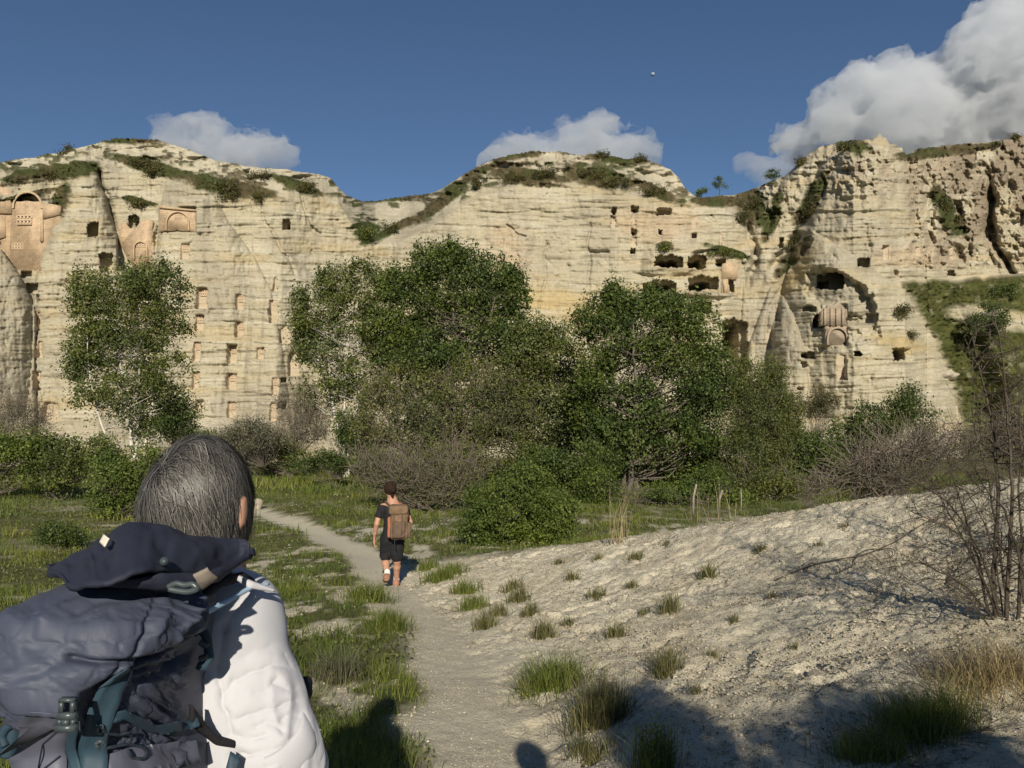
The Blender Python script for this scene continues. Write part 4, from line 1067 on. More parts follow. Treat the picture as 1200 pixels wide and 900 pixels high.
# shrubs and small trees rooted on the rock itself
RG = 'shrubs on the cliff ledges'
r = np.random.default_rng(77)
for i, (lab, u, v, ru, rv, lm) in enumerate([
    ('dark bush on the skyline of the left hilltop', 76, 177, 11, 7, L_SCRUB), ('wide dark shrub high on the left hill above the cone', 165, 190, 22, 8, L_SCRUB), ('dark shrub under the left hilltop boulders', 178, 200, 14, 8, L_SCRUB),
    ('long dark shrub on the shoulder right of the left hilltop', 260, 215, 22, 9, L_SCRUB), ('lower dark shrub hanging over the left wall', 268, 228, 18, 8, L_SCRUB), ('round shrub at the right end of the left hill', 305, 206, 18, 7, L_SCRUB), ('shrub just under the left hill crest end', 360, 220, 14, 8, L_SCRUB), ('small shrub on the pale ledge of the left wall', 303, 230, 7, 6, L_SCRUB),
    ('small bush beside the broken facade top', 152, 258, 9, 4, L_SCRUB), ('tiny shrub over the first facade', 60, 205, 8, 4, L_SCRUB), ('shrub in the dry gully right of the tall cone', 160, 238, 8, 6, L_SCRUB),
    ('green bush patch in the saddle between bluffs', 428, 271, 14, 9, L_POP), ('dark bush at the right end of the saddle', 458, 268, 11, 8, L_SCRUB), ('dark shrub under the left edge of the domed bluff', 562, 213, 10, 8, L_SCRUB),
    ('grey shrub on top of the domed bluff slope', 600, 208, 22, 8, L_SCRUB), ('broad shrub on the middle of the domed bluff', 640, 203, 18, 8, L_SCRUB), ('dark shrub band right of the dome centre', 695, 204, 20, 9, L_SCRUB), ('dark shrub lower on the dome right side', 718, 213, 22, 8, L_SCRUB), ('narrow shrub on the right dome shoulder', 765, 222, 20, 7, L_SCRUB),
    ('spiky shrub on the dome skyline', 704, 181, 9, 5, L_SCRUB), ('second spiky shrub on the dome skyline', 750, 187, 8, 5, L_SCRUB), ('shrubs in the ravine right of the notch', 880, 240, 14, 12, L_SCRUB), ('shrub low in the notch ravine', 870, 255, 9, 8, L_SCRUB),
    ('green creeping plant on the ledge over the caves', 845, 295, 18, 4, L_OLIVE), ('dark shrub in the gully of the right buttress', 952, 240, 8, 18, L_SCRUB), ('lower dark shrub in the buttress gully', 930, 280, 8, 14, L_SCRUB), ('dark shrub hanging beside the right buttress', 1105, 240, 10, 12, L_SCRUB), ('dark shrub on the pale rock right of the buttress', 1118, 258, 10, 8, L_SCRUB),
    ('grey bush on the right flank of the buttress', 1056, 365, 12, 10, L_SCRUB), ('small shrub on the right cliff skyline', 1190, 160, 7, 4, L_SCRUB), ('shrub on the left skyline of the buttress', 940, 188, 7, 6, L_SCRUB), ('shrub by the dark slanting hollow', 1068, 392, 8, 5, L_SCRUB), ('small scrub tuft over the stacked caves', 778, 290, 10, 4, L_OLIVE),
    ('round dark bush high on the green slope', 1178, 340, 22, 10, L_DARK), ('brown grass clump near the buttress top', 990, 172, 12, 6, L_SCRUB)]):
    p = cliff_pt(u, v + rv * .5)
    plant('rock_shrub', lab, 'shrub', [(u, v, ru, rv), (u + ru * .4, v - rv * .2, ru * .5, rv * .7), (u - ru * .4, v + rv * .2, ru * .5, rv * .7)], p[1] - .4, (), int(14 + ru * rv * .14), 45, .30, .15, lm, B_DARK, 200 + i, RG, .04, foot=p, crown='foliage', deep=.5)
for i, (lab, u, v, s, Y) in enumerate([('small round tree on the skyline notch', 843, 214, 1.0, 0), ('little dark tree beside the skyline notch tree', 822, 224, .7, 0), ('thin flat-topped tree leaning on the buttress skyline', 906, 203, .8, 0)]):
    p = cliff_pt(u, v + 14 * s); Y = p[1] + .5
    plant('skyline_tree', lab, 'tree', [(u, v, 9 * s, 6 * s), (u + 5 * s, v + 2, 6 * s, 4 * s), (u - 5 * s, v + 3, 6 * s, 4 * s)], Y, [[(u, v + 15 * s), (u, v + 2)]], 34, 45, .22, .14, L_DARK, B_DARK, 260 + i, 'small trees on the skyline', .05, foot=p)
p = cliff_pt(1160, 396)
plant('slope_tree', 'small dark round tree standing on the green slope at right', 'tree', [(1160, 372, 20, 18), (1150, 380, 14, 12), (1172, 376, 12, 12)], p[1] - 1, [[(1160, 398), (1160, 372)]], 80, 80, .4, .16, L_DARK, B_DARK, 270, None, .1, foot=p)
# scattered boulders below the notch
MROCK = basic('pale_boulder', (.5, .45, .35), .95, .1); _n = addnoise(MROCK, 2.5, 5, .7)
setc(MROCK, ramp(MROCK, _n.outputs['Fac'], [(.3, (.27, .24, .185)), (.7, (.43, .385, .30))]).outputs[0], bump(MROCK, _n.outputs['Fac'], .6, .1))
def boulder(label, c, rad, seed, group=None, mat=None, name='boulder', h=None):
    h = h or max(rad) / 7
    f = Field(np.array(c) - np.array(rad) * 1.4, np.array(c) + np.array(rad) * 1.4, h)
    f.S[:] = 1e3; f.ball(c, rad, 0)
    g = np.meshgrid(*f.ax, indexing='ij'); q = 1.6 / max(rad)
    f.S += ((fbm3(g[0] * q, g[1] * q, g[2] * q, 3, seed) - .5) * max(rad) * .9).astype(np.float32)
    o = mk(name, *f.mesh(), mat or MROCK, None, True); tag(o, label, 'boulder', group); return o
for i, (u, v, s, lab) in enumerate([(876, 299, 4, 'pale boulder wedged in the notch below the creeping plant'), (883, 303, 4.5, 'larger pale boulder wedged beside the creeping plant ledge'), (872, 306, 3, 'small pale boulder below the wedged pair in the notch')]):
    p = cliff_pt(u, v); boulder(lab, p - (0, .15, 0), (s * .085, s * .07, s * .07), 5 + i)
p = cliff_pt(1108, 438); boulder('long pale fallen block at the foot of the right buttress', p - (0, .3, .1), (1.2, .7, .45), 9)
MPOST = barkmat('weathered_post', (.16, .14, .11), (.30, .27, .22), 20)
for lab, u, Y, h_ in [('leaning weathered fence post under the widest tree', 812, 25, 1.0), ('thin upright fence post beside the leaning post', 842, 25, .8), ('thin upright fence post below the willow', 868, 25.5, .8)]:
    x = float(ray(u, 580)[0] * Y); z0 = zg(x, Y); V_, F_ = tube([(x, Y, z0 - .1), (x + .02, Y, z0 + h_ * .6), (x + (.12 if 'leaning' in lab else .01), Y, z0 + h_)], [.04, .038, .035] if 'leaning' in lab else [.022, .02, .02], 7)
    tag(mk('fence_post', V_, F_, MPOST, None, True), lab, 'post', 'fence posts in the dip')
x = float(ray(301, 590)[0] * 26); boulder('pale stone standing in the grass just past the grey-haired man', (x, 26, zg(x, 26) + .1), (.16, .14, .32), 21, h=.05)
print('plants done')
# ------------------------------------------------------------------ grass, flowers, stones
def bladequads(x, y, z, L, wd, lean, seed, bend=.5):
    """grass blades: two quads each, tapering and bending"""
    r = np.random.default_rng(seed); n = len(x)
    th = r.uniform(0, 2 * math.pi, n)
    d = np.stack([np.cos(th), np.sin(th), np.zeros(n)], 1); s = np.stack([-np.sin(th), np.cos(th), np.zeros(n)], 1)
    th2 = r.uniform(0, 2 * math.pi, n); sd = np.stack([np.cos(th2), np.sin(th2), np.zeros(n)], 1)
    b = np.stack([x, y, z - .01], 1)
    L = L[:, None]; wd = wd[:, None]; lean = lean[:, None]
    up = np.array([[0, 0, 1.0]])
    m = b + up * L * .55 * np.sqrt(np.clip(1 - (lean * .6) ** 2, .1, 1)) + d * L * lean * .35
    t = b + up * L * np.sqrt(np.clip(1 - lean ** 2, .02, 1)) * .95 + d * L * lean
    V = np.stack([b - sd * wd, b + sd * wd, m + sd * wd * .75, m - sd * wd * .75, t + sd * wd * .12, t - sd * wd * .12], 1).reshape(-1, 3)
    k = np.arange(n)[:, None] * 6
    F = np.concatenate([k + np.array([[0, 1, 2, 3]]), k + np.array([[3, 2, 4, 5]])], 0)
    tint = np.repeat(r.uniform(0, 1, n), 6)
    return V, F, tint
M_GRASS = leafmat('meadow_grass', (.070, .105, .022), (.125, .170, .038), (.225, .235, .080), .4)
M_TUFT = leafmat('tuft_grass', (.060, .072, .030), (.115, .120, .052), (.25, .225, .125), .3)
M_DRY = leafmat('dry_grass', (.16, .13, .075), (.27, .225, .135), (.40, .34, .22), .3)

r = np.random.default_rng(91)
VV, FF, TT = [], [], []; nn = 0
for (y0, y1, dens, L0, w0) in [(2.6, 4.5, 1900, .13, .0022), (4.5, 7, 1400, .12, .0026), (7, 11, 620, .11, .0038), (11, 18, 240, .12, .006), (18, 32, 80, .17, .011), (32, 50, 26, .30, .022)]:
    xa, xb = -.78 * y1, .55 * y1
    n = int(dens * (xb - xa) * (y1 - y0))
    x = r.uniform(xa, xb, n); y = r.uniform(y0, y1, n)
    k = np.abs(x) < .74 * y + .3; x, y = x[k], y[k]
    bare = bare_at(x, y)
    clump = fbm2(x * 2.2, y * 2.2, 3, 92)
    keep = (r.uniform(size=len(x)) < (1 - bare) ** 1.5 * sstep(.28, .55, clump) + .02 * (bare < .7)) & ((tuffmask(x, y) < .25) | (y > 16))
    x, y, clump = x[keep], y[keep], clump[keep]
    tall = fbm2(x * .6 + 8, y * .6, 3, 93)
    L = L0 * r.uniform(.4, 1.3, len(x)) * (.45 + 1.3 * sstep(.35, .7, tall))
    z = height(x, y)
    V_, F_, t_ = bladequads(x, y, z, L, np.full(len(x), w0) * r.uniform(.7, 1.3, len(x)), np.clip(r.normal(.45, .22, len(x)), 0, .95), int(y0 * 10))
    dry = np.repeat(np.clip(.5 + .9 * (fbm2(x * .35, y * .35, 3, 94) - .5) * 2, 0, 1), 6)
    VV.append(V_); FF.append(F_ + nn); TT.append(np.clip(.55 * t_ + .45 * dry, 0, 1)); nn += len(V_)
grass = mk('meadow_grass', np.concatenate(VV), np.concatenate(FF), M_GRASS, None, False, {'tint': np.concatenate(TT)})
tag(grass, 'green meadow grass growing either side of the dusty footpath', 'grass', kind='stuff')
print('grass quads', sum(len(f) for f in FF))

# low broad-leaved herbs and their small flowers between the grass
n = 26000
y = 3 + 26 * r.uniform(size=n) ** 1.4; x = r.uniform(-.76, .1, n) * y
k = (bare_at(x, y) < .75) & (fbm2(x * 1.1, y * 1.1, 3, 95) > .5); x, y = x[k], y[k]
z = height(x, y) + r.uniform(.005, .05, len(x))
Vh, Fh, th = leaves(np.stack([x, y, z], 1), (.018 + .0022 * y), .6, .8, 96)
herb = mk('ground_herbs', Vh, Fh, L_OLIVE, None, False, {'tint': th}); tag(herb, 'low leafy herbs carpeting the gaps in the meadow', 'herbs', kind='stuff')
def flowers(name, label, mat, sel, n, size, seed):
    r = np.random.default_rng(seed)
    y = 3 + 30 * r.uniform(size=n) ** 1.3; x = r.uniform(-.76, .15, n) * y
    k = (bare_at(x, y) < .7) & sel(x, y); x, y = x[k], y[k]
    z = height(x, y) + r.uniform(.03, .11, len(x))
    V_, F_, t_ = leaves(np.stack([x, y, z], 1), size * (.6 + .06 * y), .9, 1.5, seed)
    tag(mk(name, V_, F_, mat, None, False, {'tint': t_}), label, 'flowers', kind='stuff')
flowers('yellow_flowers', 'tiny yellow flowers dotting the meadow', L_YELL, lambda x, y: fbm2(x * .5 + 4, y * .5, 3, 97) > .54, 5200, .017, 98)
MWF = leafmat('white_petal', (.4, .4, .3), (.55, .55, .42), (.7, .7, .55), .3)
flowers('white_flowers', 'tiny white flowers dotting the meadow beside the path', MWF, lambda x, y: fbm2(x * .8 + 9, y * .8, 3, 99) > .52, 5200, .013, 100)

# tufts on the mound and along the path: each its own plant
def tuft(u, v, wpx, hpx, n, label, group, mat=None, seed=0, lean=.4, name='grass_tuft', Yhint=None):
    """finds the ground under the photo pixel by stepping along its ray"""
    a, b = ray(u, v)
    ys = np.arange(2.6, 24, .02); zr = CAM[2] + b * ys; zt = height(a * ys, ys)
    k = np.argmax(zr <= zt); Y = ys[k] if zr[k] <= zt[k] else 12
    x0 = float(a * Y); r = np.random.default_rng(seed)
    rw = wpx * mpp(Y) / 2; hh = hpx * mpp(Y)
    q = r.normal(size=(n, 2)) * .42; x = x0 + q[:, 0] * rw; y = Y + q[:, 1] * rw * .8
    z = height(x, y)
    V_, F_, t_ = bladequads(x, y, z, hh * r.uniform(.45, 1.15, n), np.full(n, max(.0013, .00042 * Y)), np.clip(r.normal(lean, .22, n), 0, .95), seed + 1)
    e = empty(name, (x0, Y, zg(x0, Y))); tag(e, label, 'grass', group)
    mk('blades', V_, F_, mat or M_TUFT, e, False, {'tint': t_})
    k = max(8, n // 12); th = r.uniform(0, 6.28, k); d = np.stack([np.cos(th), np.sin(th)], 1) * r.uniform(.3, 1.1, (k, 1)) * rw
    A = np.stack([x0 + d[:, 0], Y + d[:, 1], height(x0 + d[:, 0], Y + d[:, 1])], 1)
    B = A + np.stack([d[:, 0] * .7, d[:, 1] * .7, np.full(k, hh * .5) * r.uniform(.2, 1, k)], 1)
    V_, F_ = segs(A, B, .0012 + .0001 * Y, .0006, 3); tag(mk('dry_stalks', V_, F_, B_DEAD, e), kind='stuff')
    return e
G1 = 'grass tufts on the bare mound'; T1 = 'wispy grey-green grass tuft rooted in the bare white mound'
for i, (u, v, wd, hg, n) in enumerate([(637, 748, 34, 28, 260), (785, 718, 26, 28, 200), (830, 676, 26, 22, 170), (722, 746, 28, 22, 180), (780, 792, 40, 36, 300), (608, 705, 30, 22, 220), (620, 722, 24, 20, 170), (745, 656, 18, 14, 110), (568, 738, 30, 26, 240), (700, 700, 26, 16, 120), (890, 646, 16, 12, 90), (670, 680, 22, 14, 110), (600, 690, 26, 18, 160), (860, 730, 18, 12, 70), (700, 655, 14, 10, 70), (905, 700, 14, 10, 50), (960, 640, 14, 9, 50), (835, 770, 20, 12, 60), (930, 760, 16, 10, 50), (655, 660, 16, 9, 60), (780, 640, 12, 9, 50), (740, 690, 18, 12, 80), (665, 735, 20, 14, 90), (755, 720, 14, 12, 60), (990, 620, 12, 8, 40), (815, 815, 20, 14, 80), (585, 722, 24, 18, 150)]):
    tuft(u, v, wd, hg, n, T1, G1, None, 300 + i)
G2 = 'grass tufts along the right edge of the footpath'; T2 = 'green grass tuft along the right edge of the footpath, on the mound side'
for i, (u, v, wd, hg, n) in enumerate([(515, 682, 44, 20, 420), (545, 695, 36, 20, 340), (556, 712, 34, 20, 300), (530, 672, 36, 16, 300), (500, 668, 30, 14, 260)]):
    tuft(u, v, wd, hg, n, T2, G2, M_GRASS, 340 + i)
tuft(648, 806, 84, 46, 900, 'thick leaning green tuft at the foot of the mound beside the path', 'thick tufts on the lower mound', M_GRASS, 350, .6)
tuft(702, 850, 74, 62, 900, 'upright straw-tipped green tuft below the leaning one on the mound', 'thick tufts on the lower mound', M_TUFT, 351, .3)
tuft(690, 890, 60, 30, 400, 'dark spiky tuft lowest on the mound by the path', 'thick tufts on the lower mound', M_TUFT, 352, .5)
tuft(1082, 862, 120, 58, 1500, 'broad fresh green tuft half in shade at the mound foot', 'thick tufts on the lower mound', M_GRASS, 353, .5)
tuft(1020, 892, 110, 44, 900, 'dark green tuft lying in the shrub shadow', 'thick tufts on the lower mound', M_GRASS, 358, .5)
tuft(1165, 800, 150, 74, 900, 'sprawling dry straw grass clump under the thorn bush', 'thick tufts on the lower mound', M_DRY, 354, .75)
tuft(455, 738, 54, 30, 700, 'dense dark green tuft on the left path edge', 'tufts left of the path', M_GRASS, 355, .5)
tuft(432, 706, 54, 28, 600, 'second dense green tuft farther up the left path edge', 'tufts left of the path', M_GRASS, 356, .5)
tuft(395, 800, 60, 46, 500, 'grey sage-like tuft near the white sleeve', 'tufts left of the path', L_GREY, 357, .4)
tuft(720, 636, 40, 70, 26, 'few tall thin grass stalks against the dark dip', 'stalks on the mound crest', M_DRY, 359, .15)
tuft(840, 612, 90, 50, 30, 'sparse tall grass stalks along the mound crest', 'stalks on the mound crest', M_DRY, 360, .2)
e = tuft(768, 905, 60, 60, 420, 'yellow-flowering spurge clump at the bottom of the mound', 'thick tufts on the lower mound', M_GRASS, 361, .3, 'flowering_plant')
c = np.array(e.location) + np.array([0, 0, .14]); q = np.random.default_rng(3).normal(size=(300, 3)) * (.045, .04, .05)
V_, F_, t_ = leaves(c + q, .014, .9, 1, 5); mk('flower_heads', V_, F_, L_YELL, e, False, {'tint': t_}).__setitem__('kind', 'stuff')

# crumbled tuff: loose bits all over the mound and path
r = np.random.default_rng(17)
n = 150000
y = 2.8 + 11 * r.uniform(size=n) ** 1.25; x = r.uniform(-.35, .78, n) * y
k = (bare_at(x, y) > .5) & (r.uniform(size=n) < .25 + .75 * sstep(.4, .62, fbm2(x * 1.7, y * 1.7, 3, 18))); x, y = x[k], y[k]
s = .0025 + .011 * r.uniform(size=len(x)) ** 7 + .0005 * y
s = s * np.where(pathdist(x, y) < .45, .55, 1)
z = height(x, y) + s * .25
base = np.array([[1, 0, 0], [-1, 0, 0], [0, 1, 0], [0, -1, 0], [0, 0, 1], [0, 0, -1]], float)
th = r.uniform(0, 6.28, len(x)); ca, sa = np.cos(th), np.sin(th)
Vp = base[None] * s[:, None, None] * r.uniform(.6, 1.4, (len(x), 6, 1)) * np.stack([r.uniform(.8, 1.5, len(x)), r.uniform(.7, 1.1, len(x)), r.uniform(.35, .7, len(x))], 1)[:, None]
Vp = np.stack([Vp[..., 0] * ca[:, None] - Vp[..., 1] * sa[:, None], Vp[..., 0] * sa[:, None] + Vp[..., 1] * ca[:, None], Vp[..., 2]], -1) + np.stack([x, y, z], 1)[:, None]
fo = np.array([[0, 2, 4], [2, 1, 4], [1, 3, 4], [3, 0, 4], [2, 0, 5], [1, 2, 5], [3, 1, 5], [0, 3, 5]])
Fp = (np.arange(len(x))[:, None, None] * 6 + fo[None]).reshape(-1, 3)
MPEB = basic('tuff_crumbs', (.5, .45, .35), .95, .1); _a = attr(MPEB, 'tint')
setc(MPEB, ramp(MPEB, _a.outputs['Fac'], [(0, (.25, .22, .16)), (.5, (.36, .325, .245)), (1, (.47, .43, .335))]).outputs[0])
peb = mk('tuff_gravel', Vp, Fp, MPEB, None, False, {'tint': np.repeat(r.uniform(0, 1, len(x)), 6)}); tag(peb, 'loose white tuff gravel scattered over the mound and path', 'gravel', kind='stuff')
print('pebbles', len(x))

# dead leaf and stalk litter on the bare ground
n = 60000
y = 2.8 + 11 * r.uniform(size=n) ** 1.2; x = r.uniform(-.3, .78, n) * y
k = (tuffmask(x, y) > .4) & (r.uniform(size=n) < sstep(.42, .68, fbm2(x * 1.3 + 4, y * 1.3, 4, 19))); x, y = x[k], y[k]
z = height(x, y) + .006
V_, F_, t_ = leaves(np.stack([x, y, z], 1), .012 + .0016 * y, .28, 0, 20)
MLIT = basic('dead_litter', (.1, .085, .06), .95, .1); _a = attr(MLIT, 'tint')
setc(MLIT, ramp(MLIT, _a.outputs['Fac'], [(0, (.05, .042, .030)), (.6, (.13, .11, .075)), (1, (.24, .20, .14))]).outputs[0])
tag(mk('plant_litter', V_, F_, MLIT, None, False, {'tint': t_}), 'dry leaf and stalk litter strewn over the bare mound', 'litter', kind='stuff')
# ------------------------------------------------------------------ people
MSKIN = basic('skin', (.42, .235, .155), .55, .35)
_q = addnoise(MSKIN, 18, 4); setc(MSKIN, ramp(MSKIN, _q.outputs['Fac'], [(.3, (.36, .19, .125)), (.7, (.47, .27, .185))]).outputs[0])
def cloth(name, a, b, scale=60, rough=.85, bstr=.25, bd=.002, spec=.2, sheen=0):
    m = basic(name, a, rough, spec); n = addnoise(m, scale, 4, .6); n2 = addnoise(m, 9, 4, .6)
    c = ramp(m, n2.outputs['Fac'], [(.3, a), (.7, b)]).outputs[0]
    nb = bump(m, n2.outputs['Fac'], bstr, bd * 6); nb = bump(m, n.outputs['Fac'], bstr, bd, nb)
    setc(m, c, nb)
    if sheen: m.node_tree.nodes['Principled BSDF'].inputs['Sheen Weight'].default_value = sheen
    return m
M_BLACK = cloth('black_cloth', (.012, .012, .014), (.022, .022, .025))
M_WHITE = cloth('white_shirt', (.43, .437, .47), (.47, .477, .51), 260, .8, .2, .0008, .25)
M_TROU = cloth('grey_trousers', (.06, .062, .068), (.085, .086, .092))
M_NAVY = cloth('navy_flap', (.017, .020, .036), (.026, .030, .050), 400, .7, .35, .0008, .25)
M_SLATE = cloth('slate_pack_fabric', (.048, .056, .088), (.060, .070, .106), 420, .6, .35, .0009, .32)
M_SLATE2 = cloth('pale_slate_fabric', (.085, .092, .130), (.105, .112, .155), 520, .5, .22, .0005, .45)
M_TEAL = cloth('teal_webbing', (.018, .040, .062), (.026, .054, .080), 300, .6, .25, .0006, .35)
M_BUCK = basic('grey_green_plastic', (.05, .065, .072), .35, .5)
M_CORD = basic('dark_cord', (.02, .028, .04), .7, .3)
M_TAUPE = cloth('taupe_tab', (.19, .165, .14), (.23, .2, .17), 200)
M_LBLUE = basic('pale_blue_ribbon', (.32, .46, .58), .35, .5)
M_BROWN = cloth('brown_pack_fabric', (.135, .088, .052), (.20, .13, .08), 80, .75)
M_BROWND = cloth('dark_brown_panel', (.09, .062, .045), (.13, .09, .06), 80, .75)
M_RUST = cloth('rust_panel', (.30, .11, .065), (.36, .14, .08), 80)
M_TAN = cloth('tan_suede', (.25, .125, .085), (.33, .175, .12), 80)
M_SOLE = basic('pale_sole', (.42, .25, .17), .8, .2)
M_SOCK = basic('white_sock', (.7, .66, .58), .9, .1)
M_DHAIR = basic('dark_brown_hair', (.020, .012, .008), .85, .15)
_q = addnoise(M_DHAIR, 90, 4, .7); setc(M_DHAIR, ramp(M_DHAIR, _q.outputs['Fac'], [(.35, (.012, .007, .005)), (.65, (.040, .024, .015))]).outputs[0], bump(M_DHAIR, _q.outputs['Fac'], .8, .01))

def unit(v): v = np.array(v, float); return v / np.linalg.norm(v)

def hand(f, wr, d, side, palmn, g=1.0, curl=.35):
    """palm, four fingers of unequal length with two bends, thumb from the side of the palm"""
    d = unit(d); a = unit(np.cross(d, palmn)) * side; n = unit(np.cross(a, d)) * side
    pc = wr + d * .045 * g
    f.cone(wr, wr + d * .085 * g, .026 * g, .030 * g, .012, flat=(n, .62))
    for i, (o, L) in enumerate([(-.030, .072), (-.010, .082), (.010, .077), (.029, .060)]):
        b = wr + d * .083 * g + a * o * g
        m = b + (d * math.cos(curl * .5) + n * math.sin(curl * .5)) * L * .5 * g
        t = m + (d * math.cos(curl * 1.6) + n * math.sin(curl * 1.6)) * L * .5 * g
        f.cone(b, m, .0098 * g, .009 * g, .004); f.cone(m, t, .009 * g, .0075 * g, .003)
    b = wr + d * .02 * g - a * .024 * g; m = b + (d * .7 - a * .55 + n * .3) * .042 * g; t = m + (d * .95 - a * .1 + n * .2) * .032 * g
    f.cone(b, m, .0125 * g, .0105 * g, .006); f.cone(m, t, .0105 * g, .0085 * g, .003)

def bodyfield(J, h=.006, g=1.0, pad=.16):
    pts = np.array([v for k, v in J.items() if isinstance(v, np.ndarray) and v.shape == (3,) and k not in ('face', 'handL', 'handR', 'side')])
    f = Field(pts.min(0) - pad, pts.max(0) + pad, h)
    fc = unit(J['face']); up = unit(J['head'] - J['neck'] + np.array([0, 0, .12])); sd = unit(np.cross(fc, up))
    R = np.stack([sd, np.cross(up, sd), up], 1)
    H = J['head']
    f.ball(H, (.070 * g, .090 * g, .106 * g), .01, R)                                     # skull
    f.cone(H - up * .05 * g + fc * .03 * g, H - up * .085 * g + fc * .062 * g, .056 * g, .034 * g, .03)   # jaw to chin
    f.cone(H + fc * .084 * g + up * .02 * g, H + fc * .108 * g - up * .018 * g, .008 * g, .014 * g, .008)   # nose
    for s in (-1, 1):
        f.ball(H + sd * s * .078 * g - fc * .008 * g - up * .005 * g, (.009 * g, .017 * g, .028 * g), .006, R)      # ears
    f.cone(H - up * .05 * g - fc * .02 * g, J['neck'], .054 * g, .060 * g, .03)
    f.cone(J['neck'], J['chest'], .075 * g, .125 * g, .06, flat=(J['front'], .8))
    f.cone(J['chest'], J['belly'], .135 * g, .118 * g, .06, flat=(J['front'], .75))
    f.cone(J['belly'], J['pelvis'], .118 * g, .135 * g, .06, flat=(J['front'], .8))
    for s in 'LR':
        f.cone(J['neck'] - np.array([0, 0, .03]), J['sh' + s], .055 * g, .052 * g, .04)
        f.cone(J['sh' + s], J['el' + s], .052 * g, .038 * g, .03)
        f.cone(J['el' + s], J['wr' + s] * .7 + J['el' + s] * .3, .040 * g, .031 * g, .015)
        f.cone(J['wr' + s] * .7 + J['el' + s] * .3, J['wr' + s], .031 * g, .024 * g, .012)
        hand(f, J['wr' + s], J['hand' + s], 1 if s == 'L' else -1, J['palm' + s], g)
        f.cone(J['pelvis'], J['hip' + s], .12 * g, .09 * g, .04)
        f.cone(J['hip' + s], J['kn' + s], .084 * g, .055 * g, .04)
        sh = J['kn' + s] * .68 + J['an' + s] * .32
        f.cone(J['kn' + s], sh, .053 * g, .056 * g, .02); f.cone(sh, J['an' + s], .056 * g, .034 * g, .02)
        f.cone(J['an' + s] - np.array([0, 0, .03]), J['to' + s], .042 * g, .028 * g, .02)
    return f, R

# ---------------- the walking woman
YW = 11.8
def WP(u, v, dy=0): return PX(u, v, YW + dy)[()]
J = dict(head=WP(457.2, 566, -.0), face=unit([-.45, .86, -.15]), neck=WP(460, 580.5), chest=WP(461, 594), belly=WP(460, 611), pelvis=WP(459.5, 620), front=np.array([-.15, 1, 0.]),
         shL=WP(447, 587), shR=WP(474.5, 587, .05), elL=WP(441.5, 606, -.06), elR=WP(480.5, 604, -.02), wrL=WP(438.6, 622, .04), wrR=WP(477.5, 612, .22),
         handL=unit([0.02, .12, -1]), handR=unit([-.25, .9, -.1]), palmL=np.array([1., 0, 0]), palmR=np.array([0, 0, -1.]),
         hipL=WP(454, 625), hipR=WP(465.5, 625, .0), knL=WP(451.4, 647, .10), knR=WP(465.4, 649, .04), anL=WP(453.8, 666, -.16), anR=WP(464.6, 672, .20), toL=WP(453.5, 680, -.10), toR=WP(465.5, 680.5, .20))
gzw = zg(J['anR'][0], J['anR'][1])
dz = gzw + .085 - J['anR'][2]
for k in list(J):
    if k not in ('face', 'front', 'handL', 'handR', 'palmL', 'palmR'): J[k] = J[k] + np.array([0, 0, dz])
J['toR'] = J['anR'] + np.array([-.02, .15, -.055]); J['toL'] = J['anL'] + np.array([-.035, .10, -.085])
J['toL'][2] = max(J['toL'][2], zg(J['toL'][0], J['toL'][1]) + .03)
print('woman dz', dz)
woman = empty('person', (J['pelvis'][0], J['pelvis'][1], gzw))
tag(woman, 'woman in black shirt and shorts walking away down the path with a brown backpack', 'person', 'people on the footpath')
f, R = bodyfield(J, .0062)
mk('body', *f.mesh(), MSKIN, woman, True)
def shell(name, fld, mat, parent, amp=.006, scale=14, seed=1):
    k = np.nonzero(np.abs(fld.S) < amp * 2 + 2 * fld.h); g = [fld.ax[i][k[i]] for i in range(3)]
    fld.S[k] += ((fbm3(g[0] * scale, g[1] * scale, g[2] * scale, 2, seed) - .5) * amp * 2).astype(np.float32)
    return mk(name, *fld.mesh(), mat, parent, True)
lo = np.minimum(J['pelvis'], J['elL']) - .3; hi = np.maximum(J['neck'], J['shR']) + .25
f = Field(lo, hi, .007)
f.cone(J['neck'] - (0, 0, .035), J['chest'], .075, .135, .05, flat=(J['front'], .82)); f.cone(J['chest'], J['belly'], .143, .128, .05, flat=(J['front'], .82)); f.cone(J['belly'], J['pelvis'] + (0, 0, .02), .128, .146, .04, flat=(J['front'], .85))
for s in 'LR':
    f.cone(J['neck'] - (0, 0, .05), J['sh' + s], .055, .062, .04); f.cone(J['sh' + s], J['sh' + s] * .5 + J['el' + s] * .5, .064, .058, .02)
shell('shirt', f, M_BLACK, woman, .014, 13, 2)
f = Field(J['knL'] - .35, J['belly'] + .35, .007)
f.cone(J['belly'] - (0, 0, .03), J['pelvis'], .125, .15, .04, flat=(J['front'], .85))
for s in 'LR':
    f.cone(J['pelvis'], J['hip' + s], .13, .108, .04); f.cone(J['hip' + s], J['hip' + s] * .2 + J['kn' + s] * .8, .104, .094, .03)
shell('shorts', f, M_BLACK, woman, .014, 11, 3)
f = Field(J['head'] - .25, J['head'] + .25, .006)
up = R[:, 2]; fc = R[:, 1]
f.ball(J['head'] + up * .022 - fc * .018, (.096, .106, .108), .01, R)
f.cone(J['head'] - fc * .085 + up * .01, J['head'] - fc * .125 - up * .01, .032, .036, .015); f.cone(J['head'] - fc * .06 - up * .04, J['neck'] + up * .03 - fc * .03, .04, .028, .02)
hf = shell('hair', f, M_DHAIR, woman, .008, 30, 5)
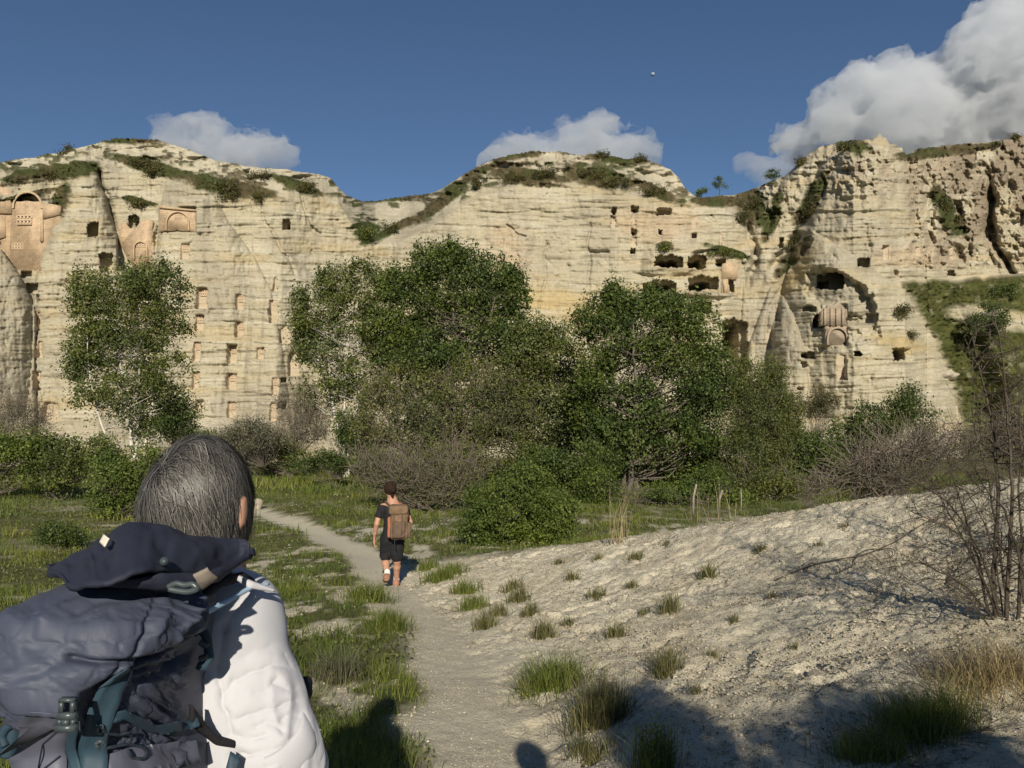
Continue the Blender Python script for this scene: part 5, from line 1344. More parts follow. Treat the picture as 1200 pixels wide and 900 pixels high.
for s in 'LR':
    a, t = J['an' + s], J['to' + s]; d = unit(t - a)
    f = Field(np.minimum(a, t) - .16, np.maximum(a, t) + .16, .006)
    heel = a - np.array([0, .03, .045]) if s == 'R' else a - np.array([0, .06, .02])
    f.cone(heel, t, .050, .042, .02); f.cone(a, heel, .046, .050, .02); f.ball(t + d * .03, (.045, .06, .03), .03)
    sh_ = shell('shoe', f, M_TAN, woman, .004, 30, 6)
    f = Field(np.minimum(a, t) - .16, np.maximum(a, t) + .16, .006)
    f.cone(heel - np.array([0, .01, .030]), t - np.array([0, -.02, .022]), .042, .040, .02, flat=((0, 0, 1), .45))
    mk('sole', *f.mesh(), M_SOLE, sh_, True)
    f = Field(a - .12, a + .14, .006); f.cone(a + (0, 0, .0), a + (0, 0, .05), .046, .045, .01); mk('sock', *f.mesh(), M_SOCK, woman, True)
V_, F_ = tube([J['wrL'] + (0, 0, .012), J['wrL'] + (0, 0, .035)], .033, 12); mk('watch', V_, F_, M_BLACK, woman, True)
bp = empty('backpack', WP(468, 622, -.2)); tag(bp, 'brown hiking backpack worn by the walking woman', 'backpack', 'backpacks')
def rbox(f, c, half, rad, k, yaw=0, tilt=0):
    c = np.array(c, float); m = max(half) + rad + .06
    sl, g = f.sub(c - m, c + m); x, y, z = g[0] - c[0], g[1] - c[1], g[2] - c[2]
    x, y = x * math.cos(yaw) + y * math.sin(yaw), -x * math.sin(yaw) + y * math.cos(yaw)
    y, z = y * math.cos(tilt) + z * math.sin(tilt), -y * math.sin(tilt) + z * math.cos(tilt)
    q = [np.abs(x) - half[0], np.abs(y) - half[1], np.abs(z) - half[2]]
    d = np.sqrt(sum(np.maximum(a, 0) ** 2 for a in q)) + np.minimum(np.maximum(np.maximum(q[0], q[1]), q[2]), 0) - rad
    f.put(sl, d, k)
c0 = WP(467.8, 605, -.27) + (0, 0, dz)
f = Field(c0 - .45, c0 + .45, .007); rbox(f, c0, (.068, .035, .165), .07, .0, .1); shell('pack_body', f, M_BROWN, bp, .022, 8, 8)
f = Field(c0 - .45, c0 + .45, .007); rbox(f, c0 + (0, -.03, .20), (.095, .06, .03), .045, 0, .1); shell('lid', f, M_BROWN, bp, .016, 11, 9)
f = Field(c0 - .45, c0 + .45, .007); rbox(f, c0 + (.01, -.10, -.08), (.07, .015, .09), .03, 0, .1); shell('front_pocket', f, M_BROWND, bp, .012, 12, 10)
f = Field(c0 - .45, c0 + .45, .007); rbox(f, c0 + (-.135, 0, -.06), (.012, .04, .13), .022, 0, .1); shell('side_pocket', f, M_RUST, bp, .006, 12, 11)
f = Field(c0 - .45, c0 + .45, .007); rbox(f, c0 + (.14, .02, -.10), (.012, .04, .09), .022, 0, .1); shell('side_pocket', f, M_BROWND, bp, .006, 12, 12)
for x in (-.06, .06):
    V_, F_ = tube([c0 + (x, -.125, .16), c0 + (x, -.14, .05), c0 + (x, -.15, -.05), c0 + (x, -.14, -.16)], .008, 6); mk('strap', V_, F_, M_BROWND, bp, True)
V_, F_ = tube([c0 + (-.03, .03, .24), c0 + (-.02, .03, .29), c0 + (.02, .03, .29), c0 + (.03, .03, .24)], .008, 6); mk('haul_loop', V_, F_, M_RUST, bp, True)
for s in 'LR':
    a = J['sh' + s] * .6 + J['neck'] * .4
    V_, F_ = tube([c0 + (-.09 if s == 'L' else .09, .07, .20), a + (0, -.04, .062), a + (0, .06, .03), a + (0, .12, -.12), J['chest'] + ((-.15 if s == 'L' else .15), .02, -.2), c0 + (-.10 if s == 'L' else .10, .06, -.17)], .017, 8); mk('shoulder_strap', V_, F_, M_BROWND, bp, True)
V_, F_ = tube([c0 + (-.04, -.13, -.20), c0 + (-.045, -.14, -.26), c0 + (-.035, -.14, -.31), c0 + (-.05, -.13, -.27)], .006, 5); mk('dangling_cord', V_, F_, M_CORD, bp, True)

# ---------------- the grey-haired man in the foreground
gzm = zg(-.56, 1.22)
def MP(u, v, Y): return PX(u, v, Y)[()]
HC = MP(232, 592, 1.27)                                      # centre of his head
J = dict(head=HC + np.array([0, .0, .0]), face=unit([.10, .98, -.12]), neck=MP(224, 668, 1.265), chest=np.array([-.56, 1.22, 1.12]), belly=np.array([-.57, 1.22, .98]), pelvis=np.array([-.58, 1.22, .82]), front=np.array([.1, 1, 0.]),
         shL=np.array([-.69, 1.31, 1.26]), shR=MP(274, 724, 1.20), elL=np.array([-.72, 1.36, 1.00]), elR=MP(316, 880, 1.16), wrL=np.array([-.66, 1.55, .98]), wrR=MP(405, 1040, 1.25),
         handL=unit([.3, .9, .1]), handR=unit([.1, .35, -.6]), palmL=np.array([0, 0, -1.]), palmR=np.array([-1., 0, 0]),
         hipL=np.array([-.67, 1.22, .78]), hipR=np.array([-.49, 1.21, .78]), knL=np.array([-.68, 1.30, .42]), knR=np.array([-.49, 1.18, .42]), anL=np.array([-.68, 1.30, gzm + .09]), anR=np.array([-.48, 1.08, gzm + .09]))
J['toL'] = J['anL'] + np.array([-.02, .17, -.06]); J['toR'] = J['anR'] + np.array([.02, .17, -.06])
man = empty('person', (-.57, 1.2, gzm)); tag(man, 'grey-haired man in a white shirt seen from behind, rolled sleeve, slate backpack', 'person', 'people on the footpath')
f, R = bodyfield(J, .0065)
mk('body', *f.mesh(), MSKIN, man, True)
# shirt: torso, shoulders, loose right sleeve with folds and a rolled cuff
f = Field((-.98, .92, .78), (-.12, 1.60, 1.45), .0042)
f.cone(J['neck'] - (0, 0, .03), J['chest'] + (0, 0, .04), .07, .15, .06, flat=(J['front'], .85)); f.cone(J['chest'], J['belly'], .158, .150, .05, flat=(J['front'], .8)); f.cone(J['belly'], J['pelvis'], .15, .165, .04, flat=(J['front'], .85))
for s in 'LR':
    f.cone(J['neck'] - (0, 0, .04), J['sh' + s], .055, .060, .05)
elL = J['elL']; f.cone(J['shL'], elL, .066, .060, .03); f.cone(elL, elL * .4 + J['wrL'] * .6, .06, .055, .02)
sR, eR = J['shR'], J['elR']
f.cone((-.435, 1.175, 1.275), (-.415, 1.16, .92), .066, .080, .05); f.cone((-.49, 1.165, 1.27), (-.48, 1.155, .92), .066, .080, .05)
f.cone(sR, sR * .45 + eR * .55, .062, .060, .035); f.cone(sR * .5 + eR * .5, eR, .060, .057, .02)
cu = eR + (J['wrR'] - eR) * .12
f.cone(eR, cu, .058, .056, .015)
kk = np.nonzero(np.abs(f.S) < .05); g = [f.ax[i][kk[i]] for i in range(3)]
d = eR - sR; L_ = np.linalg.norm(d); d = d / L_
s_ = (g[0] - sR[0]) * d[0] + (g[1] - sR[1]) * d[1] + (g[2] - sR[2]) * d[2]
ang = np.arctan2(g[1] - sR[1] - s_ * d[1], g[0] - sR[0] - s_ * d[0])
wr = 2 * np.abs(fbm3(s_ * 12 + 1.6 * np.sin(ang + 1), np.cos(ang) * 1.3, np.sin(ang) * 1.3, 2, 31) - .5)
wr2 = 2 * np.abs(fbm3(s_ * 34 + 2.0 * np.sin(ang + 2), np.cos(ang) * 2.2, np.sin(ang) * 2.2, 2, 37) - .5)
dist2 = np.sqrt((g[0] - sR[0] - s_ * d[0]) ** 2 + (g[1] - sR[1] - s_ * d[1]) ** 2 + (g[2] - sR[2] - s_ * d[2]) ** 2)
arm = sstep(.02, .14, s_) * (dist2 < .10) * sstep(sR[0] - .08, sR[0] - .02, g[0] - .12 * (g[2] - sR[2]))
cr1 = np.exp(-(wr / .13) ** 2) * .0075 + np.exp(-(wr2 / .12) ** 2) * .002
f.S[kk] += (arm * ((wr - .55) * .012 - .004) * (.30 + sstep(.05, .2, s_))).astype(np.float32)
f.S[kk] += ((np.abs(2 * fbm3(g[0] * 7 + g[2] * 3, g[1] * 6, g[2] * 5, 3, 32) - 1) - .45) * .007).astype(np.float32)
SV, SQ = f.mesh()
def subdiv(V, Q):
    n = len(V); E = np.concatenate([Q[:, [0, 1]], Q[:, [1, 2]], Q[:, [2, 3]], Q[:, [3, 0]]]); Es = np.sort(E, 1)
    key = Es[:, 0].astype(np.int64) * n + Es[:, 1]; uq, first, inv = np.unique(key, return_index=True, return_inverse=True)
    me_ = (V[Es[first, 0]] + V[Es[first, 1]]) / 2; fm = V[Q].mean(1); m = len(Q)
    e = [n + inv[i * m:(i + 1) * m] for i in range(4)]; c = n + len(uq) + np.arange(m)
    return np.concatenate([V, me_, fm]), np.concatenate([np.stack([Q[:, 0], e[0], c, e[3]], 1), np.stack([e[0], Q[:, 1], e[1], c], 1), np.stack([c, e[1], Q[:, 2], e[2]], 1), np.stack([e[3], c, e[2], Q[:, 3]], 1)])
def vnormals(V, Q):
    fn = np.cross(V[Q[:, 2]] - V[Q[:, 0]], V[Q[:, 3]] - V[Q[:, 1]]); N_ = np.zeros_like(V)
    for i in range(4): np.add.at(N_, Q[:, i], fn)
    return N_ / (np.linalg.norm(N_, axis=1)[:, None] + 1e-12)
def topix(p):
    q = p - CAM; c, s = math.cos(PITCH), math.sin(PITCH)
    yy = q[..., 1] * c + q[..., 2] * s; zz_ = -q[..., 1] * s + q[..., 2] * c
    return CX + FPX * q[..., 0] / yy, CY - FPX * zz_ / yy
SV, SQ = subdiv(SV, SQ)
SN = vnormals(SV, SQ); pu, pv = topix(SV); face = np.clip(-SN[:, 1] * 1.5 + .2, 0, 1)
wu = pu + 5 * (fbm2(pu / 14, pv / 14, 2, 35) - .5); wv = pv + 5 * (fbm2(pu / 14 + 5, pv / 14, 2, 36) - .5)
sd = np.zeros(len(SV))
for pts, wd, dp in [([(262, 815), (275, 797), (294, 788), (319, 779), (336, 781)], 3.2, .0075), ([(277, 843), (294, 838), (319, 830), (347, 822)], 3.0, .007), ([(272, 887), (297, 883), (312, 882), (345, 871), (365, 862)], 3.2, .008),
                    ([(334, 766), (340, 779), (345, 786)], 2.5, .005), ([(279, 863), (292, 868), (310, 863)], 2.5, .006), ([(262, 735), (256, 770), (257, 800), (261, 823), (270, 860)], 3.0, .009), ([(294, 692), (276, 712), (264, 740)], 3.0, .004),
                    ([(300, 852), (312, 846), (320, 850), (330, 856)], 2.2, .005), ([(322, 800), (334, 806), (346, 806)], 2.4, .005), ([(300, 812), (316, 806), (326, 796)], 2.6, .004), ([(330, 845), (342, 838), (354, 840)], 2.4, .005), ([(286, 770), (300, 760), (316, 758)], 3.5, .003), ([(310, 898), (330, 888), (360, 884)], 2.6, .006)]:
    dd = polydist(wu, wv, pts); am = .45 + 1.1 * fbm2(pu / 16, pv / 16, 2, 71); sd += am * (-dp * .50 * np.exp(-dd / (wd * 1.4)) + dp * .10 * np.exp(-((dd - wd * 3.2) / (wd * 2.2)) ** 2))
SV = SV + SN * (sd * face)[:, None]
shirt = mk('shirt', SV, SQ, M_WHITE, man, True)
# rolled cuff: two turned bands round the sleeve end
fa = unit(J['wrR'] - eR)
ref = unit(np.cross(fa, [0, 1, 0])); rf2 = np.cross(fa, ref)
for q, (o, rr, wd) in enumerate([(-.014, .0665, .026), (.016, .0635, .02)]):
    V_, F_ = [], []
    n, mm = 72, 10
    for i in range(n):
        a = 2 * math.pi * i / n; dr = math.cos(a) * ref + math.sin(a) * rf2
        w_ = .003 * math.sin(3 * a + q) + .0012 * math.sin(7 * a + 2 * q)
        for j in range(mm):
            b = 2 * math.pi * j / mm
            V_.append(eR + fa * (o + wd * math.cos(b) + .006 * math.sin(2 * a + q)) + dr * (rr + w_ + .007 * math.sin(b)))
    F_ = [[i * mm + j, ((i + 1) % n) * mm + j, ((i + 1) % n) * mm + (j + 1) % mm, i * mm + (j + 1) % mm] for i in range(n) for j in range(mm)]
    mk('rolled_cuff', V_, F_, M_WHITE, shirt, True)
def patch(name, top, bot, Yt, Yb, mat, parent, nu=40, nv=14, bulge=.02, th=.004, amp=.004, seed=0, sc=18):
    """cloth sheet between two photo edges at given distances, with thickness and small folds"""
    s = np.linspace(0, 1, nu); t = np.linspace(0, 1, nv)
    tp = np.array(top, float); bt = np.array(bot, float)
    def along(p, s):
        L_ = np.r_[0, np.cumsum(np.hypot(*np.diff(p, axis=0).T))]; L_ /= L_[-1]
        return np.interp(s, L_, p[:, 0]), np.interp(s, L_, p[:, 1])
    tu, tv = along(tp, s); bu, bv = along(bt, s)
    Yt = np.interp(s, np.linspace(0, 1, len(np.atleast_1d(Yt))), np.atleast_1d(Yt)); Yb = np.interp(s, np.linspace(0, 1, len(np.atleast_1d(Yb))), np.atleast_1d(Yb))
    A = PX(tu, tv, Yt); B = PX(bu, bv, Yb)
    G = A[:, None] * (1 - t)[None, :, None] + B[:, None] * t[None, :, None]
    nrm = np.cross(np.gradient(G, axis=0), np.gradient(G, axis=1)); nrm /= np.linalg.norm(nrm, axis=-1)[..., None] + 1e-9
    if nrm[..., 1].mean() > 0: nrm = -nrm
    S_, T_ = np.meshgrid(s, t, indexing='ij')
    off = bulge * np.sin(math.pi * T_) * np.sin(math.pi * np.clip(S_, .02, .98)) ** .5 + amp * 2 * (fbm2(S_ * sc, T_ * sc * .35 + seed, 3, seed) - .5)
    O = G + nrm * off[..., None]; I_ = O - nrm * th
    Vv = np.concatenate([O.reshape(-1, 3), I_.reshape(-1, 3)]); K = nu * nv; Fs = []
    idx = lambda i, j: i * nv + j
    for i in range(nu - 1):
        for j in range(nv - 1):
            Fs.append([idx(i, j), idx(i, j + 1), idx(i + 1, j + 1), idx(i + 1, j)]); Fs.append([K + idx(i, j), K + idx(i + 1, j), K + idx(i + 1, j + 1), K + idx(i, j + 1)])
    rim = [idx(i, 0) for i in range(nu)] + [idx(nu - 1, j) for j in range(1, nv)] + [idx(i, nv - 1) for i in range(nu - 2, -1, -1)] + [idx(0, j) for j in range(nv - 2, 0, -1)]
    for a, b in zip(rim, rim[1:] + rim[:1]): Fs.append([a, b, K + b, K + a])
    return mk(name, Vv, Fs, mat, parent, True)
patch('collar', [(262, 664), (285, 676), (323, 691)], [(266, 672), (290, 688), (322, 694)], [1.13, 1.11, 1.13], [1.12, 1.10, 1.13], M_WHITE, man, 20, 6, .004, .003, .001)
f = Field((-.85, .9, gzm - .05), (-.3, 1.5, .95), .009)
f.cone(J['belly'] - (0, 0, .1), J['pelvis'], .13, .155, .04, flat=(J['front'], .85))
for s in 'LR':
    f.cone(J['pelvis'], J['hip' + s], .13, .10, .04); f.cone(J['hip' + s], J['kn' + s], .105, .075, .03); f.cone(J['kn' + s], J['an' + s] + (0, 0, .02), .075, .06, .02)
shell('trousers', f, M_TROU, man, .008, 9, 15)
for s in 'LR':
    f = Field(J['an' + s] - .2, J['to' + s] + .2, .008); f.cone(J['an' + s] - (0, .04, .045), J['to' + s], .045, .04, .02); f.cone(J['an' + s], J['an' + s] - (0, .04, .045), .045, .045, .02); f.ball(J['to' + s] + (0, .02, 0), (.046, .06, .035), .03)
    mk('shoe', *f.mesh(), M_TAN, man, True)
# hair: an undercoat and thousands of grey strands lying from the crown whorl
up = R[:, 2]; fc = R[:, 1]; sdv = R[:, 0]
HR = np.array([.0725, .094, .104]); HO = HC - up * .002
f = Field(HC - .24, HC + .24, .005); f.ball(HO, HR, 0, R); f.cone(HO - fc * .032 - up * .03, HO - fc * .040 - up * .115, .064, .056, .02)
g = np.meshgrid(*f.ax, indexing='ij'); q = [sum((g[i] - HO[i]) * ax_[i] for i in range(3)) for ax_ in (sdv, fc, up)]
f.S = np.maximum(f.S, np.maximum(q[1] - .045 - .5 * np.maximum(q[2] - .01, 0) * 2, -(q[2] + .135)).astype(np.float32))
f.S += ((fbm3(g[0] * 40, g[1] * 40, g[2] * 16, 2, 33) - .5) * .008).astype(np.float32)
MH0 = basic('hair_undercoat', (.035, .033, .030), .7, .2)
hair = mk('hair', *f.mesh(), MH0, man, True)
r = np.random.default_rng(44)
n = 21000; m_ = 9
dv = r.normal(size=(n * 2, 3)); dv /= np.linalg.norm(dv, axis=1)[:, None]
dv = dv[(dv[:, 1] < .42 + .6 * np.maximum(dv[:, 2], 0)) & (dv[:, 2] > -.86)][:n]; n = len(dv)
wh = unit([-.42, -.66, .62])
lock = np.floor(dv * 9 + .35 * r.normal(size=dv.shape))
jl = np.stack([_hash(lock[:, 0], lock[:, 1], lock[:, 2], 7 + i) - .5 for i in range(3)], 1)
p = dv.copy(); strand = [p.copy()]
step = r.uniform(.050, .125, n)[:, None] * (1 - .45 * sstep(.1, .8, -dv[:, 2]))[:, None]
for k in range(m_ - 1):
    aw = p - wh; tn = aw - p * (aw * p).sum(1)[:, None]; ln = np.linalg.norm(tn, axis=1)[:, None]; tn = tn / (ln + 1e-6)
    sw = np.cross(p, tn); gr = np.array([[.10, -.05, -1.]]); gr = gr - p * (gr * p).sum(1)[:, None]
    dirn = tn * np.exp(-ln * 1.2) * 1.2 + sw * .55 * np.exp(-ln * 1.5) + gr * (.35 + .75 * np.clip(ln, 0, 1)) + jl * 1.15 + r.normal(size=p.shape) * .11
    dirn = dirn + np.cross(p, dirn) * (.28 * np.sin(k * .8 + 12 * jl[:, :1] + 6 * r.uniform(size=(n, 1)) * .25))
    dirn -= p * (dirn * p).sum(1)[:, None]; dirn /= np.linalg.norm(dirn, axis=1)[:, None] + 1e-6
    p = p + dirn * step; p /= np.linalg.norm(p, axis=1)[:, None]; strand.append(p.copy())
S_ = np.stack(strand, 1)                                   # n, m, 3 on the unit head
lift = 1 + (.03 + .075 * np.sin(np.linspace(0, 1, m_) * math.pi * .75))[None] * (.5 + .9 * (jl[:, :1] + .5)) * (1 - .75 * (1 - sstep(-.85, -.1, S_[..., 2]))) + r.normal(size=(n, 1)) * .02 + (r.uniform(size=(n, 1)) < .05) * np.linspace(0, .14, m_)[None] * r.uniform(size=(n, 1))
zl = np.minimum(S_[..., 2], 0); hz = np.sqrt(np.clip(1 - zl ** 2, .02, 1)); fx = np.sqrt(1 - .50 * zl ** 2) / hz
S_ = np.stack([S_[..., 0] * fx, S_[..., 1] * fx, S_[..., 2] + .28 * zl], -1)
loc = S_ * lift[..., None] * HR
W_ = HO + loc[..., 0:1] * sdv + loc[..., 1:2] * fc + loc[..., 2:3] * up
tan = np.gradient(W_, axis=1); nr = W_ - HO; sd_ = np.cross(tan, nr); sd_ /= np.linalg.norm(sd_, axis=-1)[..., None] + 1e-9
wd = (.00075 * r.uniform(.6, 1.3, (n, 1)) * np.linspace(1, .35, m_)[None])[..., None]
Vh = np.stack([W_ - sd_ * wd, W_ + sd_ * wd], 2).reshape(-1, 3)
k = (np.arange(n)[:, None] * m_ + np.arange(m_ - 1)[None]).reshape(-1, 1) * 2
Fh = np.concatenate([k, k + 1, k + 3, k + 2], 1)
MHAIR = basic('grey_hair', (.2, .2, .19), .5, .45); _a = attr(MHAIR, 'tint')
setc(MHAIR, ramp(MHAIR, _a.outputs['Fac'], [(0, (.018, .0165, .015)), (.45, (.062, .059, .053)), (.8, (.145, .139, .127)), (1, (.30, .29, .265))]).outputs[0])
MHAIR.node_tree.nodes['Principled BSDF'].inputs['Anisotropic'].default_value = .6
tint = np.clip(.45 * r.uniform(0, 1, n) + .55 * (_hash(lock[:, 0], lock[:, 1], lock[:, 2], 19)), 0, 1)
ho = mk('hair_strands', Vh, Fh, MHAIR, hair, True, {'tint': np.repeat(tint, m_ * 2)}); tag(ho, kind='stuff')

# ---------------- his backpack, slate blue with a navy lid flap
pack = empty('backpack', MP(120, 900, .98)); tag(pack, 'large slate-blue hiking backpack with navy lid flap and teal straps, worn by the grey-haired man', 'backpack', 'backpacks')
PL = [(655, 105), (662, 80), (670, 60), (690, 34), (705, 20), (730, 0), (760, -9), (785, -7), (805, 4), (818, 18), (830, 22), (850, 19), (900, 12), (980, 8), (1060, 30), (1090, 70)]
PR = [(655, 200), (662, 222), (670, 234), (690, 241), (720, 243), (760, 238), (800, 232), (830, 226), (870, 228), (900, 234), (980, 236), (1060, 210), (1090, 170)]
vv = np.linspace(656, 1088, 330); th = np.linspace(0, 2 * math.pi, 480, endpoint=False)
VT, TH = np.meshgrid(vv, th, indexing='ij')
lu, ru = ip(VT, PL), ip(VT, PR)
frt = ip(VT, [(655, .05), (672, .105), (710, .150), (760, .168), (800, .155), (830, .125), (870, .135), (900, .14), (1000, .14), (1088, .08)])
cyl, bk = 1.0, .115
ct, st_ = np.cos(TH), np.sin(TH)
ex = .62
back_ = st_ > 0
cx_ = np.sign(ct) * np.abs(ct) ** np.where(back_, .16, ex); sy = np.sign(st_) * np.abs(st_) ** np.where(back_, .45, .8)
Up = (lu + ru) / 2 + (ru - lu) / 2 * cx_
Yp = cyl + np.where(sy < 0, sy * frt, sy * bk)
# keep the outline at the middle plane: x from the middle-plane pixel, real depth applied on top
XP = PX(Up, VT, cyl)
xl = PX(lu, VT, .90)[..., 0]; xr = PX(ru, VT, 1.055)[..., 0]; XP[..., 0] = (xl + xr) / 2 + (xr - xl) / 2 * cx_
Pk = np.stack([XP[..., 0], Yp, XP[..., 2]], -1)
nrm = np.cross(np.gradient(Pk, axis=1), np.gradient(Pk, axis=0)); nrm /= np.linalg.norm(nrm, axis=-1)[..., None] + 1e-12
ctr = Pk.mean(axis=1, keepdims=True)
if ((Pk - ctr) * nrm).sum(-1).mean() < 0: nrm = -nrm
pu, pv = topix(Pk)
front = sstep(.25, -.15, sy)
front = (1 - sstep(-.15, .35, sy)) * sstep(668, 712, VT)
disp = np.zeros_like(pu)
def crease(pts, wd, dp):
    global disp
    disp = disp - dp * np.exp(-(polydist(pu, pv, pts) / wd) ** 2) * front
def ridge(pts, wd, hh): crease(pts, wd, -hh)
drop = np.interp(pu, [-20, 0, 40, 80, 110, 150, 190, 235], [806, 812, 822, 824, 800, 772, 752, 722])
disp += front * (.024 * (1 - sstep(-5, 4, pv - drop)) + .010 * np.exp(-((pv - drop + 22) / 22) ** 2))
crease([(188, 688), (170, 712), (150, 742), (138, 762), (112, 800)], 2.2, .005); ridge([(196, 690), (178, 715), (158, 744)], 4, .006)
crease([(240, 706), (222, 738), (196, 758), (160, 768), (112, 773), (90, 770)], 4, .012); ridge([(236, 715), (214, 748), (185, 768), (150, 782)], 5, .009)
crease([(240, 742), (218, 772), (190, 792), (160, 798)], 4, .010); crease([(228, 690), (212, 718), (190, 742)], 3.5, .008); ridge([(222, 690), (204, 718), (182, 745)], 4, .007)
ridge([(182, 682), (140, 690), (104, 700), (78, 716), (60, 742)], 7, .009); crease([(175, 698), (140, 704), (112, 712), (96, 728)], 6, .006); ridge([(30, 740), (50, 775), (90, 790)], 12, .006)
crease([(95, 768), (60, 790), (30, 800)], 6, .004); crease([(140, 790), (180, 782), (220, 775)], 3, .006); crease([(205, 690), (198, 700), (204, 712)], 2.5, .006)
a_ = (pu * .8 + pv * .6); b_ = (-pu * .6 + pv * .8)
side = sstep(140, 200, pu)
disp -= front * .0035 * np.exp(-np.abs(2 * fbm2(a_ / 70 + 3, b_ / 13, 3, 66) - 1) / .045) * (.35 + .65 * side)
disp -= front * .0022 * np.exp(-np.abs(2 * fbm2(a_ / 26, b_ / 30 + 5, 3, 67) - 1) / .03)
disp += front * ((np.abs(2 * fbm2(a_ / 60, b_ / 16, 3, 61) - 1) - .3) * .012 * (.10 + .9 * side) + (fbm2(pu / 40, pv / 40, 3, 62) - .5) * .010 + (fbm2(pu / 7, pv / 7, 2, 63) - .5) * .0022)
disp += front * sstep(825, 835, pv) * (np.abs(2 * fbm2(pu / 18, pv / 60, 2, 64) - 1) - .3) * .004
Pk = Pk + nrm * disp[..., None]
n1_, n2_ = Pk.shape[:2]
ii = np.arange(n1_ - 1)[:, None] * n2_; jj = np.arange(n2_)[None]; j2 = (jj + 1) % n2_
Fk = np.stack([ii + jj, ii + j2, ii + n2_ + j2, ii + n2_ + jj], -1).reshape(-1, 4).tolist()
Fk.append(list(range(n2_))); Fk.append([(n1_ - 1) * n2_ + k for k in range(n2_)][::-1])
mk('pack_body', Pk.reshape(-1, 3), Fk, M_SLATE, pack, True)
pu, pv = topix(Pk); vis = (sy < .3)
PKV = Pk[vis]; PKU = pu[vis]; PKW = pv[vis]; PKN = nrm[vis]
def on_pack(u, v, off=.003):
    d2 = (PKU - u) ** 2 + (PKW - v) ** 2
    c = np.argpartition(d2, 24)[:24]; j = c[np.argmin(d2[c] + 3000 * (PKV[c, 1] - PKV[c, 1].min()))]
    Y = PKV[j, 1] - off
    return MP(u, v, Y), PKN[j]
def ribbon(name, pts, wpx, mat, parent, off=.004, th=.003, n=24, sag=0):
    p = np.array(pts, float); L_ = np.r_[0, np.cumsum(np.hypot(*np.diff(p, axis=0).T))]; L_ /= L_[-1]
    s = np.linspace(0, 1, n); u = np.interp(s, L_, p[:, 0]); v = np.interp(s, L_, p[:, 1])
    wv = np.interp(s, np.linspace(0, 1, len(np.atleast_1d(wpx))), np.atleast_1d(wpx))
    tu, tv = np.gradient(u), np.gradient(v); l = np.hypot(tu, tv); nu_, nv_ = -tv / l, tu / l
    rows = []
    for q in np.linspace(-.5, .5, 5):
        rows.append([on_pack(u[i] + nu_[i] * wv[i] * q, v[i] + nv_[i] * wv[i] * q, off + sag * math.sin(math.pi * s[i])) [0] for i in range(n)])
    O = np.array(rows).transpose(1, 0, 2)
    O[:, :, 1] = O[:, :, 1] * .4 + .6 * np.minimum(O[:, :, 1], np.median(O[:, :, 1], axis=1)[:, None])
    ker = np.array([.25, .5, .25]); 
    for q in range(5):
        for _ in range(3): O[1:-1, q, 1] = np.convolve(O[:, q, 1], ker, 'valid')
    I_ = O + np.array([0, th, 0]); K = n * 5
    Fs = []
    idx = lambda i, j: i * 5 + j
    for i in range(n - 1):
        for j in range(4):
            Fs.append([idx(i, j), idx(i + 1, j), idx(i + 1, j + 1), idx(i, j + 1)]); Fs.append([K + idx(i, j), K + idx(i, j + 1), K + idx(i + 1, j + 1), K + idx(i + 1, j)])
    rim = [idx(i, 0) for i in range(n)] + [idx(n - 1, j) for j in range(1, 5)] + [idx(i, 4) for i in range(n - 2, -1, -1)] + [idx(0, j) for j in range(3, 0, -1)]
    for a, b in zip(rim, rim[1:] + rim[:1]): Fs.append([a, K + a, K + b, b])
    return mk(name, np.concatenate([O.reshape(-1, 3), I_.reshape(-1, 3)]), Fs, mat, parent, True)
ribbon('compression_panel', [(152, 786), (134, 806), (122, 830), (112, 862), (109, 910), (108, 960)], [8, 32, 34, 36, 32, 32], M_TEAL, pack, .006, .004, 30)
ribbon('side_strap', [(132, 842), (146, 838), (164, 848), (186, 856), (212, 852), (232, 846)], 11, M_TEAL, pack, .008, .003)
patch('bottom_strap', [(20, 824), (40, 827), (58, 830), (76, 835)], [(20, 834), (40, 838), (58, 842), (76, 846)], [.90, .862, .848, .842], [.90, .862, .848, .842], M_TEAL, pack, 20, 5, .002, .003, .0006)
patch('piping', [(14, 817), (40, 821), (60, 824), (76, 827)], [(14, 821), (40, 825), (60, 828), (76, 831)], [.89, .852, .84, .835], [.89, .852, .84, .835], M_SLATE2, pack, 20, 4, .002, .003, .0006)
ribbon('vertical_strap', [(82, 850), (86, 880), (90, 920), (90, 960)], 12, M_TEAL, pack, .007, .003, 14)
ribbon('lower_panel', [(52, 836), (50, 870), (48, 910), (46, 960)], [50, 58, 60, 60], M_SLATE2, pack, .0035, .002, 24)
ribbon('side_pocket', [(128, 905), (160, 892), (200, 886), (232, 880)], [40, 34, 30, 26], M_SLATE2, pack, .006, .003, 24)
for ln in ([(72, 852), (50, 872), (44, 905)], [(70, 886), (52, 900), (48, 915)]):
    V_, F_ = tube([on_pack(u, v, .006)[0] for u, v in ln], .0009, 5); mk('stitch_line', V_, F_, M_CORD, pack, True)
